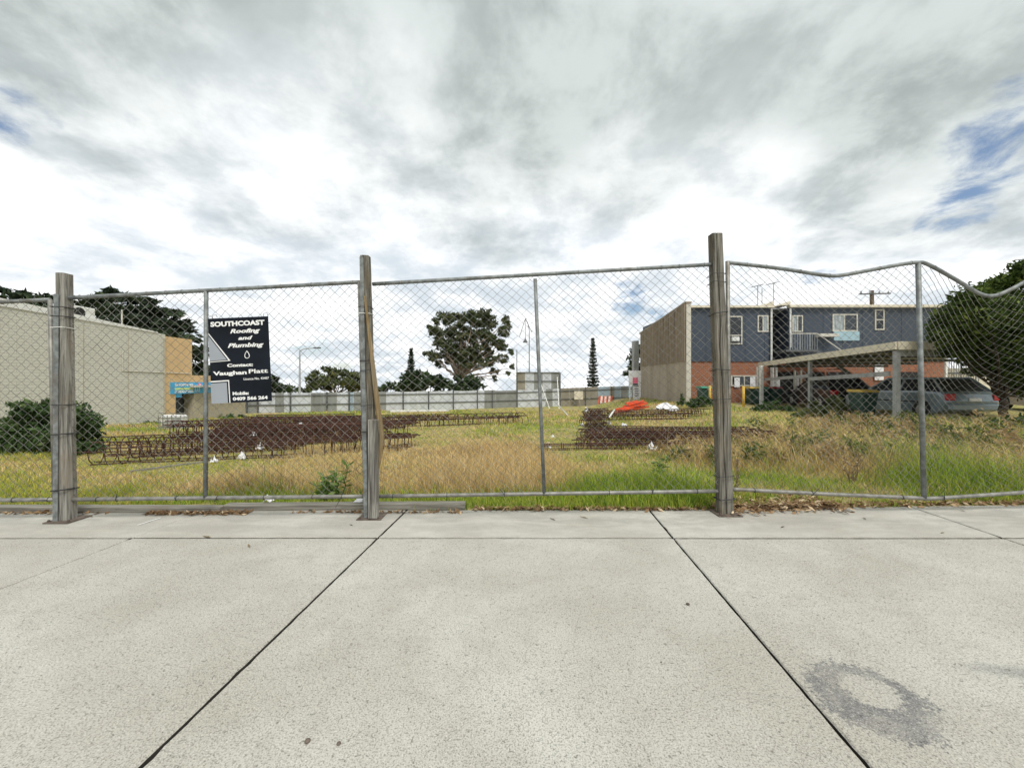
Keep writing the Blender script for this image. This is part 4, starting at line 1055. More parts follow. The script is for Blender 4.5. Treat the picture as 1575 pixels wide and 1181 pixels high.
tree('gum_tree', 'tall open gum tree with pale trunk rising over the back fence', 'tree', 60, (701, 612),
     [(688, 488, 20, 9), (672, 496, 9, 7), (708, 487, 14, 8), (724, 485, 12, 8), (744, 480, 13, 8), (752, 492, 16, 10), (735, 498, 12, 8), (777, 492, 7, 8), (783, 500, 6, 9), (775, 510, 12, 9), (670, 508, 12, 7), (690, 512, 20, 9), (660, 503, 5, 5), (716, 518, 18, 9), (742, 516, 18, 11), (760, 525, 14, 8), (683, 530, 18, 10), (664, 548, 13, 10), (655, 545, 7, 5), (700, 538, 16, 9), (725, 540, 16, 9), (748, 540, 14, 8), (772, 535, 10, 6), (785, 541, 6, 5), (770, 552, 14, 8), (750, 558, 14, 7), (730, 560, 16, 8), (760, 570, 9, 7), (788, 566, 4, 6), (781, 575, 4, 4), (693, 556, 14, 8), (708, 552, 12, 8), (761, 583, 5, 6), (676, 560, 10, 7)]+[(int(720+52*math.cos(k*2.4)*math.sqrt((k+.5)/26)), int(524+40*math.sin(k*2.4)*math.sqrt((k+.5)/26)), 10+k % 4, 7+k % 3) for k in range(26)],
     1.9, .25, 'gum', 'bark_pale', 21, 4, .5, shell=.3, drop=.2, fork=.42)
tree('dark_shrub_tree', 'dark rounded shrub below the gum tree, left of its trunk', 'shrub', 57, (660, 610), [(638, 580, 20, 15), (652, 588, 20, 14), (615, 595, 14, 8), (632, 594, 26, 12), (680, 592, 22, 12), (668, 584, 14, 9)], 1.6, .42, 'darkbush', 'bark', 22, 2, .3, 'dark shrubs beyond the back fence')
tree('dark_shrub_tree', 'dark rounded shrub below the gum tree, right of its trunk', 'shrub', 56, (720, 610), [(712, 585, 16, 12), (728, 588, 16, 12), (722, 596, 24, 9), (700, 596, 14, 8)], 1.6, .42, 'darkbush', 'bark', 23, 2, .3, 'dark shrubs beyond the back fence')
tree('spreading_tree', 'olive spreading tree beside the street light, left of the middle post', 'tree', 55, (515, 610), [(478, 588, 12, 12), (486, 577, 12, 8), (505, 571, 17, 7), (508, 580, 16, 9), (530, 575, 18, 8), (545, 580, 12, 8), (553, 588, 8, 10), (520, 587, 30, 10), (497, 592, 20, 9), (540, 594, 20, 8), (562, 596, 10, 6)], 1.5, .36, 'olive', 'bark', 24, 2, .35)
tree('far_hedge_tree', 'low dark far trees between the navy sign and the street light', 'tree', 70, (445, 605), [(435, 598, 14, 5), (452, 599, 14, 5), (420, 600, 12, 5), (470, 600, 10, 4)], 1.6, .45, 'darkbush', 'bark', 25, 2, .2)
tree('low_tree', 'small dark tree just right of the middle post above the back fence', 'tree', 58, (600, 606), [(592, 596, 9, 6), (603, 594, 8, 7), (585, 600, 8, 4)], 1.6, .4, 'darkbush', 'bark', 26, 1.5, .2, 'dark shrubs beyond the back fence')
tree('dark_tree', 'dark tree behind the far end of the concrete side wall', 'tree', 37, (980, 612), [(979, 540, 12, 12), (972, 555, 11, 14), (968, 570, 10, 10), (982, 572, 14, 18), (990, 540, 14, 14)], 1.7, .22, 'darkbush', 'bark', 27, 1.2, .2)
def norfolk(label, u, vt, vb, wpx, y, seed):
    rs = np.random.default_rng(seed); b = px(u, vb, y); b.z = G(b.x, b.y); tp = px(u, vt, y)
    t = thing('norfolk_pine', b, label, 'tree', 'norfolk pines'); H = tp.z-b.z
    MB().tube([b, tp], [H*.022, H*.004], 6).build('trunk', 'bark', t)
    V = []; ti = []; ntier = 19; Wm = wpx/FPX*y
    z0 = b.z+H*.06
    for k in range(ntier):
        f = k/(ntier-1); z = z0+(tp.z-z0)*f; rad = Wm*(1-f)**.75*(.85+.3*rs.random())+.12; nb = 7
        for j in range(nb):
            a = 2*math.pi*(j/nb)+rs.random()*.6; L = rad*(.7+.4*rs.random())
            n = max(6, int(L*11))
            for i in range(n):
                g = (i+.5)/n; p = np.array((b.x+math.cos(a)*L*g, b.y+math.sin(a)*L*g, z+L*.12*g+rs.normal()*.05))
                for _ in range(3):
                    d = rs.normal(size=3); d /= np.linalg.norm(d); e = np.cross(d, rs.normal(size=3)); e /= np.linalg.norm(e); s = .16+.12*rs.random()
                    q = p+rs.normal(size=3)*.07; V += [q-d*s, q+e*s*.4, q+d*s, q-e*s*.4]; ti += [rs.random()]*4
    np_mesh('crown', np.array(V), np.arange(len(V)).reshape(-1, 4), 'pine', t, tint=np.array(ti))
norfolk('tall narrow norfolk pine alone above the back fence', 912, 522, 606, 11, 62, 31)
norfolk('short norfolk pine rising from the dark shrub left of the gum tree', 632.5, 538, 606, 10, 63, 32)
tree('conifer_tree', 'large dense green conifer at the right edge beside the cars', 'tree', 11.2, (1548, 655),
     [(1452, 500, 24, 24), (1475, 478, 30, 26), (1505, 458, 28, 22), (1540, 440, 26, 20), (1570, 418, 22, 18), (1600, 415, 30, 30), (1450, 520, 20, 18), (1490, 510, 40, 34), (1540, 490, 45, 40), (1600, 480, 55, 60), (1470, 540, 26, 14), (1515, 545, 36, 20), (1560, 540, 40, 34), (1620, 560, 50, 50), (1545, 575, 26, 20), (1515, 568, 26, 12), (1575, 590, 26, 22), (1500, 480, 40, 40)], 2.6, .075, 'conifer', 'bark_shaded', 41, .9, .12, shell=.45, fork=.3)
tree('leafy_shrub', 'big dark green leafy shrub behind the left fence post', 'shrub', 8.0, (70, 705),
     [(-30, 672, 40, 30), (15, 668, 34, 28), (55, 645, 36, 26), (85, 632, 26, 20), (110, 645, 28, 26), (130, 665, 26, 28), (90, 668, 40, 30), (50, 680, 50, 18), (125, 688, 28, 12), (10, 688, 40, 12), (40, 628, 20, 14)], 2.6, .06, 'shrub', 'bark', 42, .5, .035, shell=.4, fork=.2)
for i, (lab, u, v, y, cl) in enumerate((
    ('dark bushy weed at the foot of the concrete wall corner', 1075, 630, 20.5, [(1065, 622, 14, 8), (1082, 618, 16, 10), (1098, 622, 12, 8), (1048, 616, 6, 10)]),
    ('green bushy weed at the foot of the white carport posts', 1185, 645, 17.0, [(1168, 630, 14, 10), (1190, 626, 18, 10), (1212, 632, 14, 9), (1180, 642, 24, 9)]),
    ('green bushy weed beneath the carport rail', 1275, 645, 14.0, [(1255, 628, 18, 12), (1285, 622, 18, 12), (1300, 636, 18, 10), (1240, 640, 18, 8), (1270, 642, 24, 8)]),
    ('dark scrubby bush below the silver blue car', 1400, 660, 10.8, [(1330, 648, 22, 10), (1365, 652, 24, 9), (1410, 648, 24, 11), (1450, 655, 26, 10), (1490, 650, 24, 12)]),
    ('dark green bush at the right edge below the conifer', 1545, 690, 8.6, [(1530, 660, 24, 18), (1560, 665, 24, 22), (1590, 660, 30, 30), (1520, 680, 24, 12), (1555, 690, 30, 14)]),
    ('low green growth along the base of the shop wall', 200, 660, 17.0, [(175, 655, 18, 7), (205, 652, 18, 6), (235, 654, 18, 6)]),
    ('green weeds in the corner between the shop and the back fence', 345, 655, 21.0, [(335, 646, 14, 8), (358, 642, 16, 8), (378, 646, 12, 6)]))):
    tree('bushy_weed', lab, 'weed', y, (u, v), cl, 1.5, .05+.0022*y, 'shrub' if i not in (2, 3) else 'olive', 'bark', 60+i, .5, .012, 'bushy weeds around the lot', shell=.3)

# ------------------------------------------------------------ lamps and poles
def street_light():
    y = 50; b = px(461, 603, y); t = thing('street_light', (b.x, y, G(b.x, y)), 'slim street light with one curved arm left of the middle post', 'street light')
    z = px(0, 540, y).z
    MB().tube([(b.x, y, G(b.x, y)), (b.x, y, z)], [.16, .09], 8).build('pole', 'lamp_grey', t)
    e = px(484, 535, y); MB().tube([(b.x, y, z), (b.x+.5, y, e.z-.15), (e.x, y, e.z)], .06, 6).build('arm', 'lamp_grey', t)
    MB().box(e.x-.1, e.x+.75, y-.15, y+.15, e.z-.08, e.z+.08, .03).build('lamp_head', 'rail_dark', t)
street_light()
def bell_lamp():
    y = 44; b = px(814, 575, y); g = G(b.x, y); t = thing('pendant_lamp_post', (b.x, y, g), 'thin pole with a hanging bell lamp left of the thin fence upright', 'street light')
    top = px(814, 508, y); MB().tube([(b.x, y, g), top], [.07, .04], 6).build('pole', 'rail_dark', t)
    a = px(808, 490, y)
    MB().tube([top, px(812, 497, y), a], .04, 5).build('arm', 'rail_dark', t); MB().tube([a, px(799, 518, y)], .035, 5).build('arm', 'rail_dark', t); MB().tube([a, px(818, 511, y)], .035, 5).build('arm', 'rail_dark', t)
    s = px(808, 526, y); MB().tube([a, (s.x, y, s.z+.4)], .03, 5).build('hanger', 'rail_dark', t)
    MB().lathe([(.32, 0), (.22, .12), (.12, .3), (.05, .46)], (s.x, y, s.z-.05), 12).build('bell_shade', 'rail_dark', t)
    c = px(795, 575, y); o = MB().tube([(0, 0, 0), (0, 0, px(0, 538, y).z-G(c.x, y))], [.07, .04], 6).build('thin_pole', 'rail_dark'); o.location = (c.x, y, G(c.x, y)); tag(o, 'bare thin pole at the left edge of the tall fence bay', 'pole')
bell_lamp()
def power_pole():
    y = 42; b = px(1341, 470, y); g = G(b.x, y); t = thing('power_pole', (b.x, y, g), 'timber power pole with cross arm above the roof at the right', 'power pole')
    z = px(0, 447, y).z; MB().tube([(b.x, y, g), (b.x, y, z)], [.26, .18], 8).build('pole', 'bark', t)
    l, r = px(1319, 453, y), px(1367, 452, y); MB().bar((l.x, y-.2, l.z), (r.x, y-.2, r.z), .12).build('cross_arm', 'rail_dark', t)
    for k in range(4): x = l.x+(r.x-l.x)*(.06+.29*k); MB().lathe([(.06, 0), (.09, .1), (.05, .28)], (x, y-.2, l.z+.06), 8).build('insulator', 'grey_metal', t)
power_pole()

# ------------------------------------------------------------ rusty reinforcement cages
def ring_mesh(kind, a, b, th):
    m = MB(); pts = []
    if kind == 'round':
        for k in range(12):
            t = 2*math.pi*k/12; pts.append((0, a*math.cos(t), a+a*math.sin(t)))
    else:
        c = .03
        pts = [(0, -a, c), (0, -a+c, 0), (0, a-c, 0), (0, a, c), (0, a, b-c), (0, a-c, b), (0, -a+c, b), (0, -a, b-c)]
    m.tube(pts, th, 3, closed=True); me = m.mesh('hoop'); return me
RM = {}
def cage(label, p0, p1, kind, a, b, step, group, mat='rust', z=0.0, th=.009, seed=0, lean=0.0, nbar=6):
    rs = random.Random(seed); p0, p1 = Vector(p0), Vector(p1); d = p1-p0; L = d.length
    t = thing('reinforcement_cage', p0+Vector((0, 0, z)), label, 'steel cage', group)
    ex = d.normalized(); ey = Vector((0, 0, 1)).cross(ex).normalized(); ez = ex.cross(ey)
    t.rotation_euler = Matrix((ex, ey, ez)).transposed().to_euler()
    key = (kind, a, b, th, mat)
    if key not in RM: RM[key] = ring_mesh(kind, a, b, th); RM[key].materials.append(MT[mat])
    x = .05
    while x < L:
        h = link('hoop', RM[key], t); h.location = (x, rs.uniform(-.012, .012), rs.uniform(-.008, .012)); h.rotation_euler = (rs.uniform(-.3, .3) if kind == 'round' else rs.uniform(-.03, .03), rs.uniform(-.12, .12), lean+rs.uniform(-.12, .12))
        x += step*rs.uniform(.75, 1.25)
    P = []
    if kind == 'round': P = [(a*math.cos(2*math.pi*k/nbar+.3), a+a*math.sin(2*math.pi*k/nbar+.3)) for k in range(nbar)]
    else: P = [(-a+.015, .015), (a-.015, .015), (a-.015, b-.015), (-a+.015, b-.015), (0, b-.012), (0, .012)][:nbar]
    for (y, zz) in P:
        n = 5; e0, e1 = rs.uniform(-.12, .05), rs.uniform(-.05, .18)
        MB_ = MB().tube([(e0+(L+e1-e0)*i/n, y+rs.uniform(-.008, .008), zz+rs.uniform(-.008, .008)) for i in range(n+1)], th*1.1, 4)
        me = MB_.mesh('long_bar'); me.materials.append(MT[mat]); link('long_bar', me, t)
    return t
LG = 'rusty cages heaped on the left of the lot'; RG = 'rusty cages stacked on the right of the lot'
ORD = ('first', 'second', 'third', 'fourth', 'fifth', 'sixth', 'seventh', 'eighth', 'ninth', 'tenth', 'eleventh', 'twelfth', 'thirteenth')
S0, S1, E0, E1 = gp(142, 716), gp(360, 668), gp(425, 704), gp(600, 660)
nrow = 9
for k in range(nrow):
    f = (k/(nrow-1))**1.1; a = S0.lerp(S1, f); b = E0.lerp(E1, f)
    rs = random.Random(100+k); o = rs.uniform(-.6, .6)
    if k: a.x += o; b.x += o+rs.uniform(-.4, .4); a.y += rs.uniform(-.25, .25); b.y += rs.uniform(-.3, .3)
    a.z = G(a.x, a.y); b.z = G(b.x, b.y)
    lab = 'nearest rusty cage of the left heap, its bare hoops showing by the shrub' if k == 0 else 'rusty round cage on the ground, %s row from the front of the left heap' % ORD[k]
    cage(lab, a, b, 'round', .19 if k < 3 else .18, 0, (.20 if k == 0 else .125+.012*k), LG, 'rust', 0, .009+.0006*k, seed=k, nbar=5)
    if 0 < k < 6:
        f0 = .10+rs.random()*.25; a2 = a.lerp(b, f0)+Vector((0, rs.uniform(.0, .2), 0)); b2 = a.lerp(b, rs.uniform(.75, 1.02))+Vector((0, rs.uniform(0, .25), 0))
        cage('rusty round cage resting on top of the %s row of the left heap' % ORD[k], a2, b2, 'round', .17, 0, .13+.015*k, LG, 'rust', .31, .009+.0006*k, seed=50+k)
for i, (u0, v0, u1, v1, z, lab) in enumerate(((412, 705, 628, 691, 0, 'open square rusty cage in front of the left heap, lower of two'), (425, 702, 632, 690, .31, 'open square rusty cage in front of the left heap, stacked on another'), (500, 696, 632, 685, 0, 'square rusty cage tucked just behind the open square cages'))):
    p, q = gp(u0, v0), gp(u1, v1); cage(lab, p, q, 'box', .17, .29, .17, LG, 'rust', z, .010, seed=80+i)
for i, (u0, v0, u1, v1) in enumerate(((470, 668, 625, 660), (480, 662, 640, 655), (455, 657, 640, 651), (480, 652, 690, 648))):
    p, q = gp(u0, v0), gp(u1, v1); cage('rusty round cage in dry grass behind the open square cages, %s from the front' % ORD[i], p, q, 'round', .17, 0, .22, LG, 'rust2', 0, .014, seed=90+i)
p, q = gp(640, 657), gp(802, 652); cage('row of big rusty arched hoops half sunk in the grass', p, q, 'round', .36, 0, .36, LG, 'rust2', -.22, .018, seed=95, lean=.75, nbar=3)
p, q = gp(650, 655), gp(800, 650); cage('second row of rusty arched hoops leaning the other way', p, q, 'round', .34, 0, .42, LG, 'rust2', -.2, .018, seed=96, lean=-.7, nbar=2)
# right-hand stacks
for i, (u0, v0, u1, v1, z, a, b, st) in enumerate(((836, 692, 1105, 689, 0, .12, .13, .30), (892, 688, 1200, 689, 0, .17, .15, .19), (885, 684, 1190, 686, 0, .17, .15, .19), (905, 684, 1190, 686, .17, .17, .15, .17), (898, 678, 1195, 681, 0, .17, .15, .14), (935, 678, 1180, 681, .17, .17, .15, .15), (930, 673, 1170, 676, 0, .17, .15, .16), (940, 673, 1150, 676, .17, .17, .15, .15))):
    p, q = gp(u0, v0), gp(u1, v1)
    lab = 'long thin rusty ladder cage reaching furthest left of the right stack' if i == 0 else 'flat rusty cage in the right stack, %s row from the front, %s' % (ORD[(0, 0, 1, 1, 2, 2, 3, 3)[i]], 'on top' if z else 'on the ground')
    cage(lab, p, q, 'box', a, b, st*.8 if i else st, RG, 'rust', z, .012, seed=120+i, nbar=4)
for i, (u0, v0, u1, v1, z) in enumerate(((910, 646, 1060, 644, 0), (905, 641, 1075, 640, 0), (900, 638, 1085, 637, 0))):
    p, q = gp(u0, v0), gp(u1, v1); cage('rusty cage of the farther right stack below the orange boards, %s row, %s' % (ORD[i], 'on top' if z else 'on the ground'), p, q, 'box', .2, .25, .2, RG, 'rust', z, .013, seed=140+i)
for i, (u, v, z) in enumerate(((893, 676, 0), (905, 672, 0), (897, 672, .28), (903, 662, 0), (898, 660, .28), (900, 668, .5))):
    p = gp(u, v); q = p+Vector((.75, .5, 0)); q.z = G(q.x, q.y); cage('short tangled rusty cage at the left end of the right stack, %s from the front' % ORD[(0, 1, 2, 4, 5, 3)[i]], p, q, 'round', .14, 0, .07, RG, 'rust2', z, .010, seed=160+i, lean=random.Random(i).uniform(-.5, .5))

# ------------------------------------------------------------ loose things in the lot
def plank(name, lab, cat, group, a, b, w_, h, mat):
    a, b = Vector(a), Vector(b); c = (a+b)/2; o = MB().bar(a-c, b-c, w_, h).build(name, mat); o.location = c; return tag(o, lab, cat, group)
c0 = gp(968, 634)
for k, (u0, u1, dy, z0, z1) in enumerate(((944, 992, 0, .06, .08), (950, 998, .25, .05, .05), (955, 985, -.2, .18, .16), (947, 996, .1, .25, .24), (958, 994, .3, .34, .30), (966, 990, 0, .40, .44), (963, 980, .15, .50, .48))):
    y = c0.y+dy; a = px(u0, 0, y); b = px(u1, 0, y+random.Random(k).uniform(-.4, .4)); a.z = G(a.x, y)+z0+.05; b.z = G(b.x, b.y)+z1+.05
    plank('barrier_board', 'orange plastic barrier board in the heap by the concrete wall, %s from the bottom' % ORD[k], 'barrier', 'orange barrier boards', a, b, .16, .09, 'orange_plastic')
def barricade():
    y = 33; a, b = px(920, 622, y), px(941, 609, y); t = thing('striped_barricade', ((a.x+b.x)/2, y, G(a.x, y)), 'orange and white striped barricade by the back fence, left of the orange heap', 'barricade')
    n = 7
    for k in range(n):
        x0 = a.x+(b.x-a.x)*k/n; x1 = a.x+(b.x-a.x)*(k+1)/n
        MB().prism([Vector((x0, y-.03, a.z+.15)), Vector((x1, y-.03, a.z+.15)), Vector((x1+.06, y-.03, b.z)), Vector((x0+.06, y-.03, b.z))], (0, .06, 0)).build('stripe', 'orange_plastic' if k % 2 == 0 else 'sign_white', t)
    for x in (a.x+.1, b.x-.1): MB().box(x-.05, x+.05, y+.035, y+.12, G(a.x, y)-.05, b.z-.05).build('leg', 'orange_plastic', t)
barricade()
def crumple(name, lab, cat, p, sx, sy, sz, mat, seed, group=None):
    rs = np.random.default_rng(seed); n = 6; V = []; F = []
    for i in range(n+1):
        for j in range(n+1):
            a, b = i/n-.5, j/n-.5; r = math.hypot(a, b)
            V.append((a*sx*(1+.3*rs.normal()*.4), b*sy*(1+.3*rs.normal()*.4), max(.004, sz*(.95-1.5*r+.35*rs.normal()))))
    for i in range(n):
        for j in range(n): q = i*(n+1)+j; F.append((q, q+1, q+n+2, q+n+1))
    m = MB().add(V, F); m.add([(v[0], v[1], v[2]-.004) for v in V], [tuple(reversed(f)) for f in F])
    o = m.build(name, mat); o.location = p; return tag(o, lab, cat, group)
p = gp(1026, 634); p.z += .1; crumple('plastic_sheet', 'crumpled white sheet in front of the concrete wall corner', 'sheet', p, 1.1, .7, .4, 'paper', 1)
SC = 'white plastic scraps caught in the rusty cages'
for k, (u, v, z, sz_, lab) in enumerate(((843, 690, .02, .12, 'white scrap at the left tip of the long ladder cage'), (850, 680, .12, .08, 'white scrap standing just above the left end of the ladder cage'), (896, 668, .25, .1, 'white scrap on the short tangled cages'), (937, 664, .25, .12, 'leftmost white scrap on the flat right stack'), (960, 672, .3, .14, 'white scrap near the middle of the flat right stack'), (1003, 694, .02, .16, 'white scrap in the grass in front of the right stack'), (903, 647, .42, .2, 'white scrap at the left end of the farther right stack'), (389, 692, .3, .1, 'white scrap on the left heap behind the open square cages'), (400, 698, .1, .12, 'white scrap low on the left heap beside the open square cages'), (372, 707, .02, .12, 'white scrap on the grass in front of the left heap'), (330, 712, .02, .08, 'white scrap on the grass right of the sign upright'), (463, 678, .4, .12, 'white scrap on top of the open square cages'))):
    p = gp(u, v); p.z += z; crumple('plastic_scrap', lab, 'scrap', p, sz_, sz_, sz_*.9, 'paper', 20+k, SC)
for u, v, lab in ((413, 775, 'white crumpled scrap on the board between the sign and the middle post'), (552, 772, 'white crumpled scrap beside the foot of the middle post')):
    p = px(u, v, 4.03); p.z = .065; crumple('paper_scrap', lab, 'scrap', p, .08, .06, .05, 'paper', int(u))
a, b = gp(600, 646), gp(690, 644); a.z += .45; b.z += .45; plank('white_pipe', 'long white pipe lying over the arched hoops near the back fence', 'pipe', None, a, b, .09, .09, 'white_metal')
a, b = gp(940, 658), gp(944, 648); a = px(937, 642, 16.5); b = px(945, 630, 17.2); plank('white_stick', 'short white stick leaning on the farther right stack', 'stick', None, a, b, .05, .05, 'white_metal')
a = gp(874, 640); b = px(858, 622, a.y+1.5); plank('grey_prop', 'leaning grey stick in the grass below the tall fence bay', 'stick', None, a, b, .06, .06, 'frame')
a, b = gp(200, 727), gp(315, 712); a.z += .02; b.z += .02; plank('dead_branch', 'grey fallen stick lying before the nearest rusty cage', 'stick', None, a, b, .04, .03, 'board')
# things on the pavement
def pav(u, v): y = FPX*CAMH/(v-CV); q = px(u, v, y); q.z = .002; return q
for k, (u, v, s, lab) in enumerate(((473, 1141, .0105, 'larger of two dark gum nuts on the concrete at the bottom'), (521, 1144.5, .008, 'smaller of two dark gum nuts on the concrete at the bottom'), (1058, 930, .011, 'flat dark gum nut on the concrete left of the oil stain'), (1017, 1019, .004, 'tiny dark seed on the concrete left of the oil stain'))):
    o = MB().lathe([(s*.4, 0), (s, s*.25), (s*.9, s*.6), (s*.3, s*.75)], (0, 0, 0), 9).build('gum_nut', 'plate', None, True); o.location = pav(u, v); tag(o, lab, 'gum nut')
a_, b_ = pav(211, 808), pav(247, 796.5); a_.z = b_.z = .0015; o = MB().bar(a_-a_, b_-a_, .012, .001).build('paint_stroke', 'sign_white'); o.location = a_; o.location.z = .0035; tag(o, 'thin white paint stroke on the concrete right of the left post', 'paint mark')
LP = [(383, 840, 'dry leaf on the concrete left of the central joint, past the cross joint'), (540, 808, 'dry leaf just left of the middle post foot'), (318, 826, 'dry leaf on the cross joint below the navy sign'), (1480, 786, 'dry leaf near the edge right of the bent panel upright'), (1450, 820, 'dry leaf on the cross joint below the bent panel'), (850, 799, 'left of two dry leaves before the grass edge in the middle'), (898, 796, 'right of two dry leaves before the grass edge in the middle'), (1204, 811, 'dry leaf right of the tallest post foot'), (140, 795, 'dry leaf right of the left post foot'), (1330, 798, 'dry leaf before the drifted leaves under the bent panel')]
for k, (u, v, lab) in enumerate(LP):
    rs = random.Random(k); p = pav(u, v); L = rs.uniform(.02, .05); a = rs.uniform(0, 3)
    m = MB(); pts = [(-L, 0, .002), (-L*.3, L*.16, .007), (L*.5, L*.14, .005), (L, 0, .003), (L*.5, -L*.12, .004), (-L*.3, -L*.16, .006)]
    c, s = math.cos(a), math.sin(a); pts = [Vector((x*c-y*s, x*s+y*c, z)) for x, y, z in pts]; m.prism(pts, (0, 0, .0015))
    o = m.build('fallen_leaf', 'plate' if k % 2 else 'stick'); o.location = p; tag(o, lab, 'leaf', 'loose leaves on the pavement')

# ------------------------------------------------------------ grass, litter and weeds
def blades(name, X, Y, H, W_, colr, lean, seed, zoff=0.0):
    rs = np.random.default_rng(seed); n = len(X); Z = gz(X, Y)+zoff-.01
    Z = np.where(Y < 4.06, np.maximum(Z, -.02), Z)
    a = rs.random(n)*2*np.pi; dx, dy = np.cos(a), np.sin(a); b = rs.random(n)*np.pi; wx, wy = np.cos(b)*W_*.5, np.sin(b)*W_*.5*.6
    wx = np.where(np.abs(wx) < W_*.2, W_*.3, wx)
    ln = lean*H*(.3+rs.random(n))
    P = np.zeros((n, 5, 3))
    P[:, 0] = np.stack([X-wx, Y-wy, Z], 1); P[:, 1] = np.stack([X+wx, Y+wy, Z], 1)
    mx, my, mz = X+dx*ln*.3, Y+dy*ln*.3, Z+H*.6
    P[:, 2] = np.stack([mx+wx*.8, my+wy*.8, mz], 1); P[:, 3] = np.stack([mx-wx*.8, my-wy*.8, mz], 1)
    P[:, 4] = np.stack([X+dx*ln, Y+dy*ln, Z+H*np.clip(1-.35*lean*rs.random(n), .4, 1)], 1)
    base = np.arange(n)[:, None]*5
    T = np.concatenate([base+np.array([0, 1, 2]), base+np.array([0, 2, 3]), base+np.array([3, 2, 4])], 0)
    o = np_mesh(name, P.reshape(-1, 3), T, 'grass', gcol=np.repeat(colr, 5, axis=0)); return o
STRAW = np.array([(.70, .52, .24), (.82, .66, .38), (.52, .35, .14), (.74, .57, .25)]); GREEN = np.array([(.27, .40, .05), (.40, .52, .08), (.15, .25, .035), (.54, .55, .09)]); BROWN = np.array([(.33, .22, .16), (.42, .30, .22), (.22, .14, .09), (.50, .38, .28)])
def field():
    rs = np.random.default_rng(5); n = 420000
    nt_ = 27000; TY = 3.98*(31/3.98)**(rs.random(nt_)**1.12); TX = (rs.random(nt_)*2-1)*1.42*TY
    TH = .55+.9*rs.random(nt_)**1.5; TC = rs.integers(0, 4, nt_); TR = rs.normal(size=nt_)
    ti = rs.integers(0, nt_, n); sg = (.018+.007*TY[ti]); loose = rs.random(n) < .25
    X = TX[ti]+rs.normal(size=n)*sg*np.where(loose, 5, 1); Y = TY[ti]+rs.normal(size=n)*sg*np.where(loose, 5, 1)
    f1 = fbm(X, Y, 1.1, 1); f2 = fbm(X, Y, 2.3, 2); f3 = fbm(X, Y, .55, 3)
    # kind of growth over the lot
    tall = sm(-4.4, -3.2, X-(Y-5)*-.25)*(1-sm(.3, 1.2, X))*sm(4.35, 4.8, Y)*(1-sm(8.2, 9.5, Y))
    rt = sm(2.6, 3.6, X+.25*(Y-6))*sm(5.3, 6.4, Y+.35*(X-3)*sm(3.5, 6, X))*(1-sm(10, 12, Y))
    clump = np.exp(-((X-1.5)/.75)**2-((Y-4.55)/.5)**2)*1.7+np.exp(-((X-5.6)/.8)**2-((Y-4.9)/.5)**2)*1.2
    leftlow = 1-sm(-4.6, -3.6, X+.25*(Y-5))
    edge = 1-sm(4.2, 4.55, Y+.12*f2)
    H = .05+.05*rs.random(n)+.04*np.clip(f2, -.5, 1)
    H = H+tall*(.08+.16*rs.random(n))*(1+.35*f1)+rt*(.12+.32*rs.random(n))*(1+.4*f1)+np.clip(clump, 0, 1)*(.10+.20*rs.random(n))
    H = H+.06*rs.random(n)*sm(9, 14, Y)*(1+f1); H = H*TH[ti]
    H *= np.where(edge > .5, .8, 1); inh = sm(6.9, 7.8, Y)*(1-sm(14, 16, Y))*sm(.2, .8, X)*(1-sm(5.8, 6.6, X))+sm(6.0, 6.5, Y+.3*(X+7))*(1-sm(16, 18, Y))*(1-sm(-1.6, -1.0, X))*sm(-9, -8, X)
    H = H*(1-.7*np.clip(inh, 0, 1)); H = np.clip(H, .04, .75)
    g = .50+.75*f3+.35*f2-.95*tall-.35*rt*(1-.6*f1)+1.1*np.clip(clump, 0, 1)+.75*edge+.28*leftlow+leftlow*.45*np.sin(2.7*Y+.7*X+.8*f1)
    g += .25*np.exp(-((X-3.2)/1.3)**2-((Y-5.2)/.7)**2)*3
    pg = sm(.25, .75, g+.30*TR[ti]+.15*rs.normal(size=n))
    br = sm(.25, .8, fbm(X, Y, 1.5, 7)+.25*rt+.6*np.exp(-((X-.9)/.9)**2-((Y-5.0)/.5)**2)+.3*rs.normal(size=n))
    ci = np.where(rs.random(n) < .6, TC[ti], rs.integers(0, 4, n)); c = np.where((rs.random(n) < pg)[:, None], GREEN[ci], np.where((rs.random(n) < br*.6)[:, None], BROWN[ci], STRAW[ci]))
    yel = leftlow*(1-sm(9, 13, Y)); c = np.where(((rs.random(n) < .45*yel) & (pg > .3))[:, None], np.array([(.55, .49, .10)]), c)
    c = c*(.6+.65*rs.random(n))[:, None]
    dens = .85+.3*tall+.2*rt
    keep = rs.random(n) < dens
    keep &= ~((X < -15.9)) & ~((X > 11.6) & (Y > 12.2)) & ~((X > 10.3) & (Y > 23)) & (Y > 3.93)
    ey = 3.965+.07*f2+.03*rs.normal(size=n)+.1*sm(1.8, 3.2, X)+.1*sm(3, 6, X); keep &= (Y > ey)
    # worn bare patches
    keep &= ~((fbm(X, Y, .9, 9) > .62) & (tall < .4) & (rs.random(n) < .75))
    X, Y, H, c = X[keep], Y[keep], H[keep], c[keep]
    W_ = (.0045+.0035*rs.random(len(X)))*np.clip(Y/5.5, .9, 4.5)
    k = len(X)
    # split: dry and green growth as two masses
    gsel = c[:, 1] > c[:, 0]*.86
    for nm, lab, sel, sd in (('dry_grass', 'straw coloured dry grass covering the vacant lot', ~gsel, 1), ('green_grass', 'green grass growing through the dry grass of the lot', gsel, 2)):
        o = blades(nm, X[sel], Y[sel], H[sel], W_[sel], c[sel], .75, sd); tag(o, lab, 'grass', kind='stuff')
    # rank scrubby growth at the right: leafy and dry clumps mixed
    sc = []; sr = []
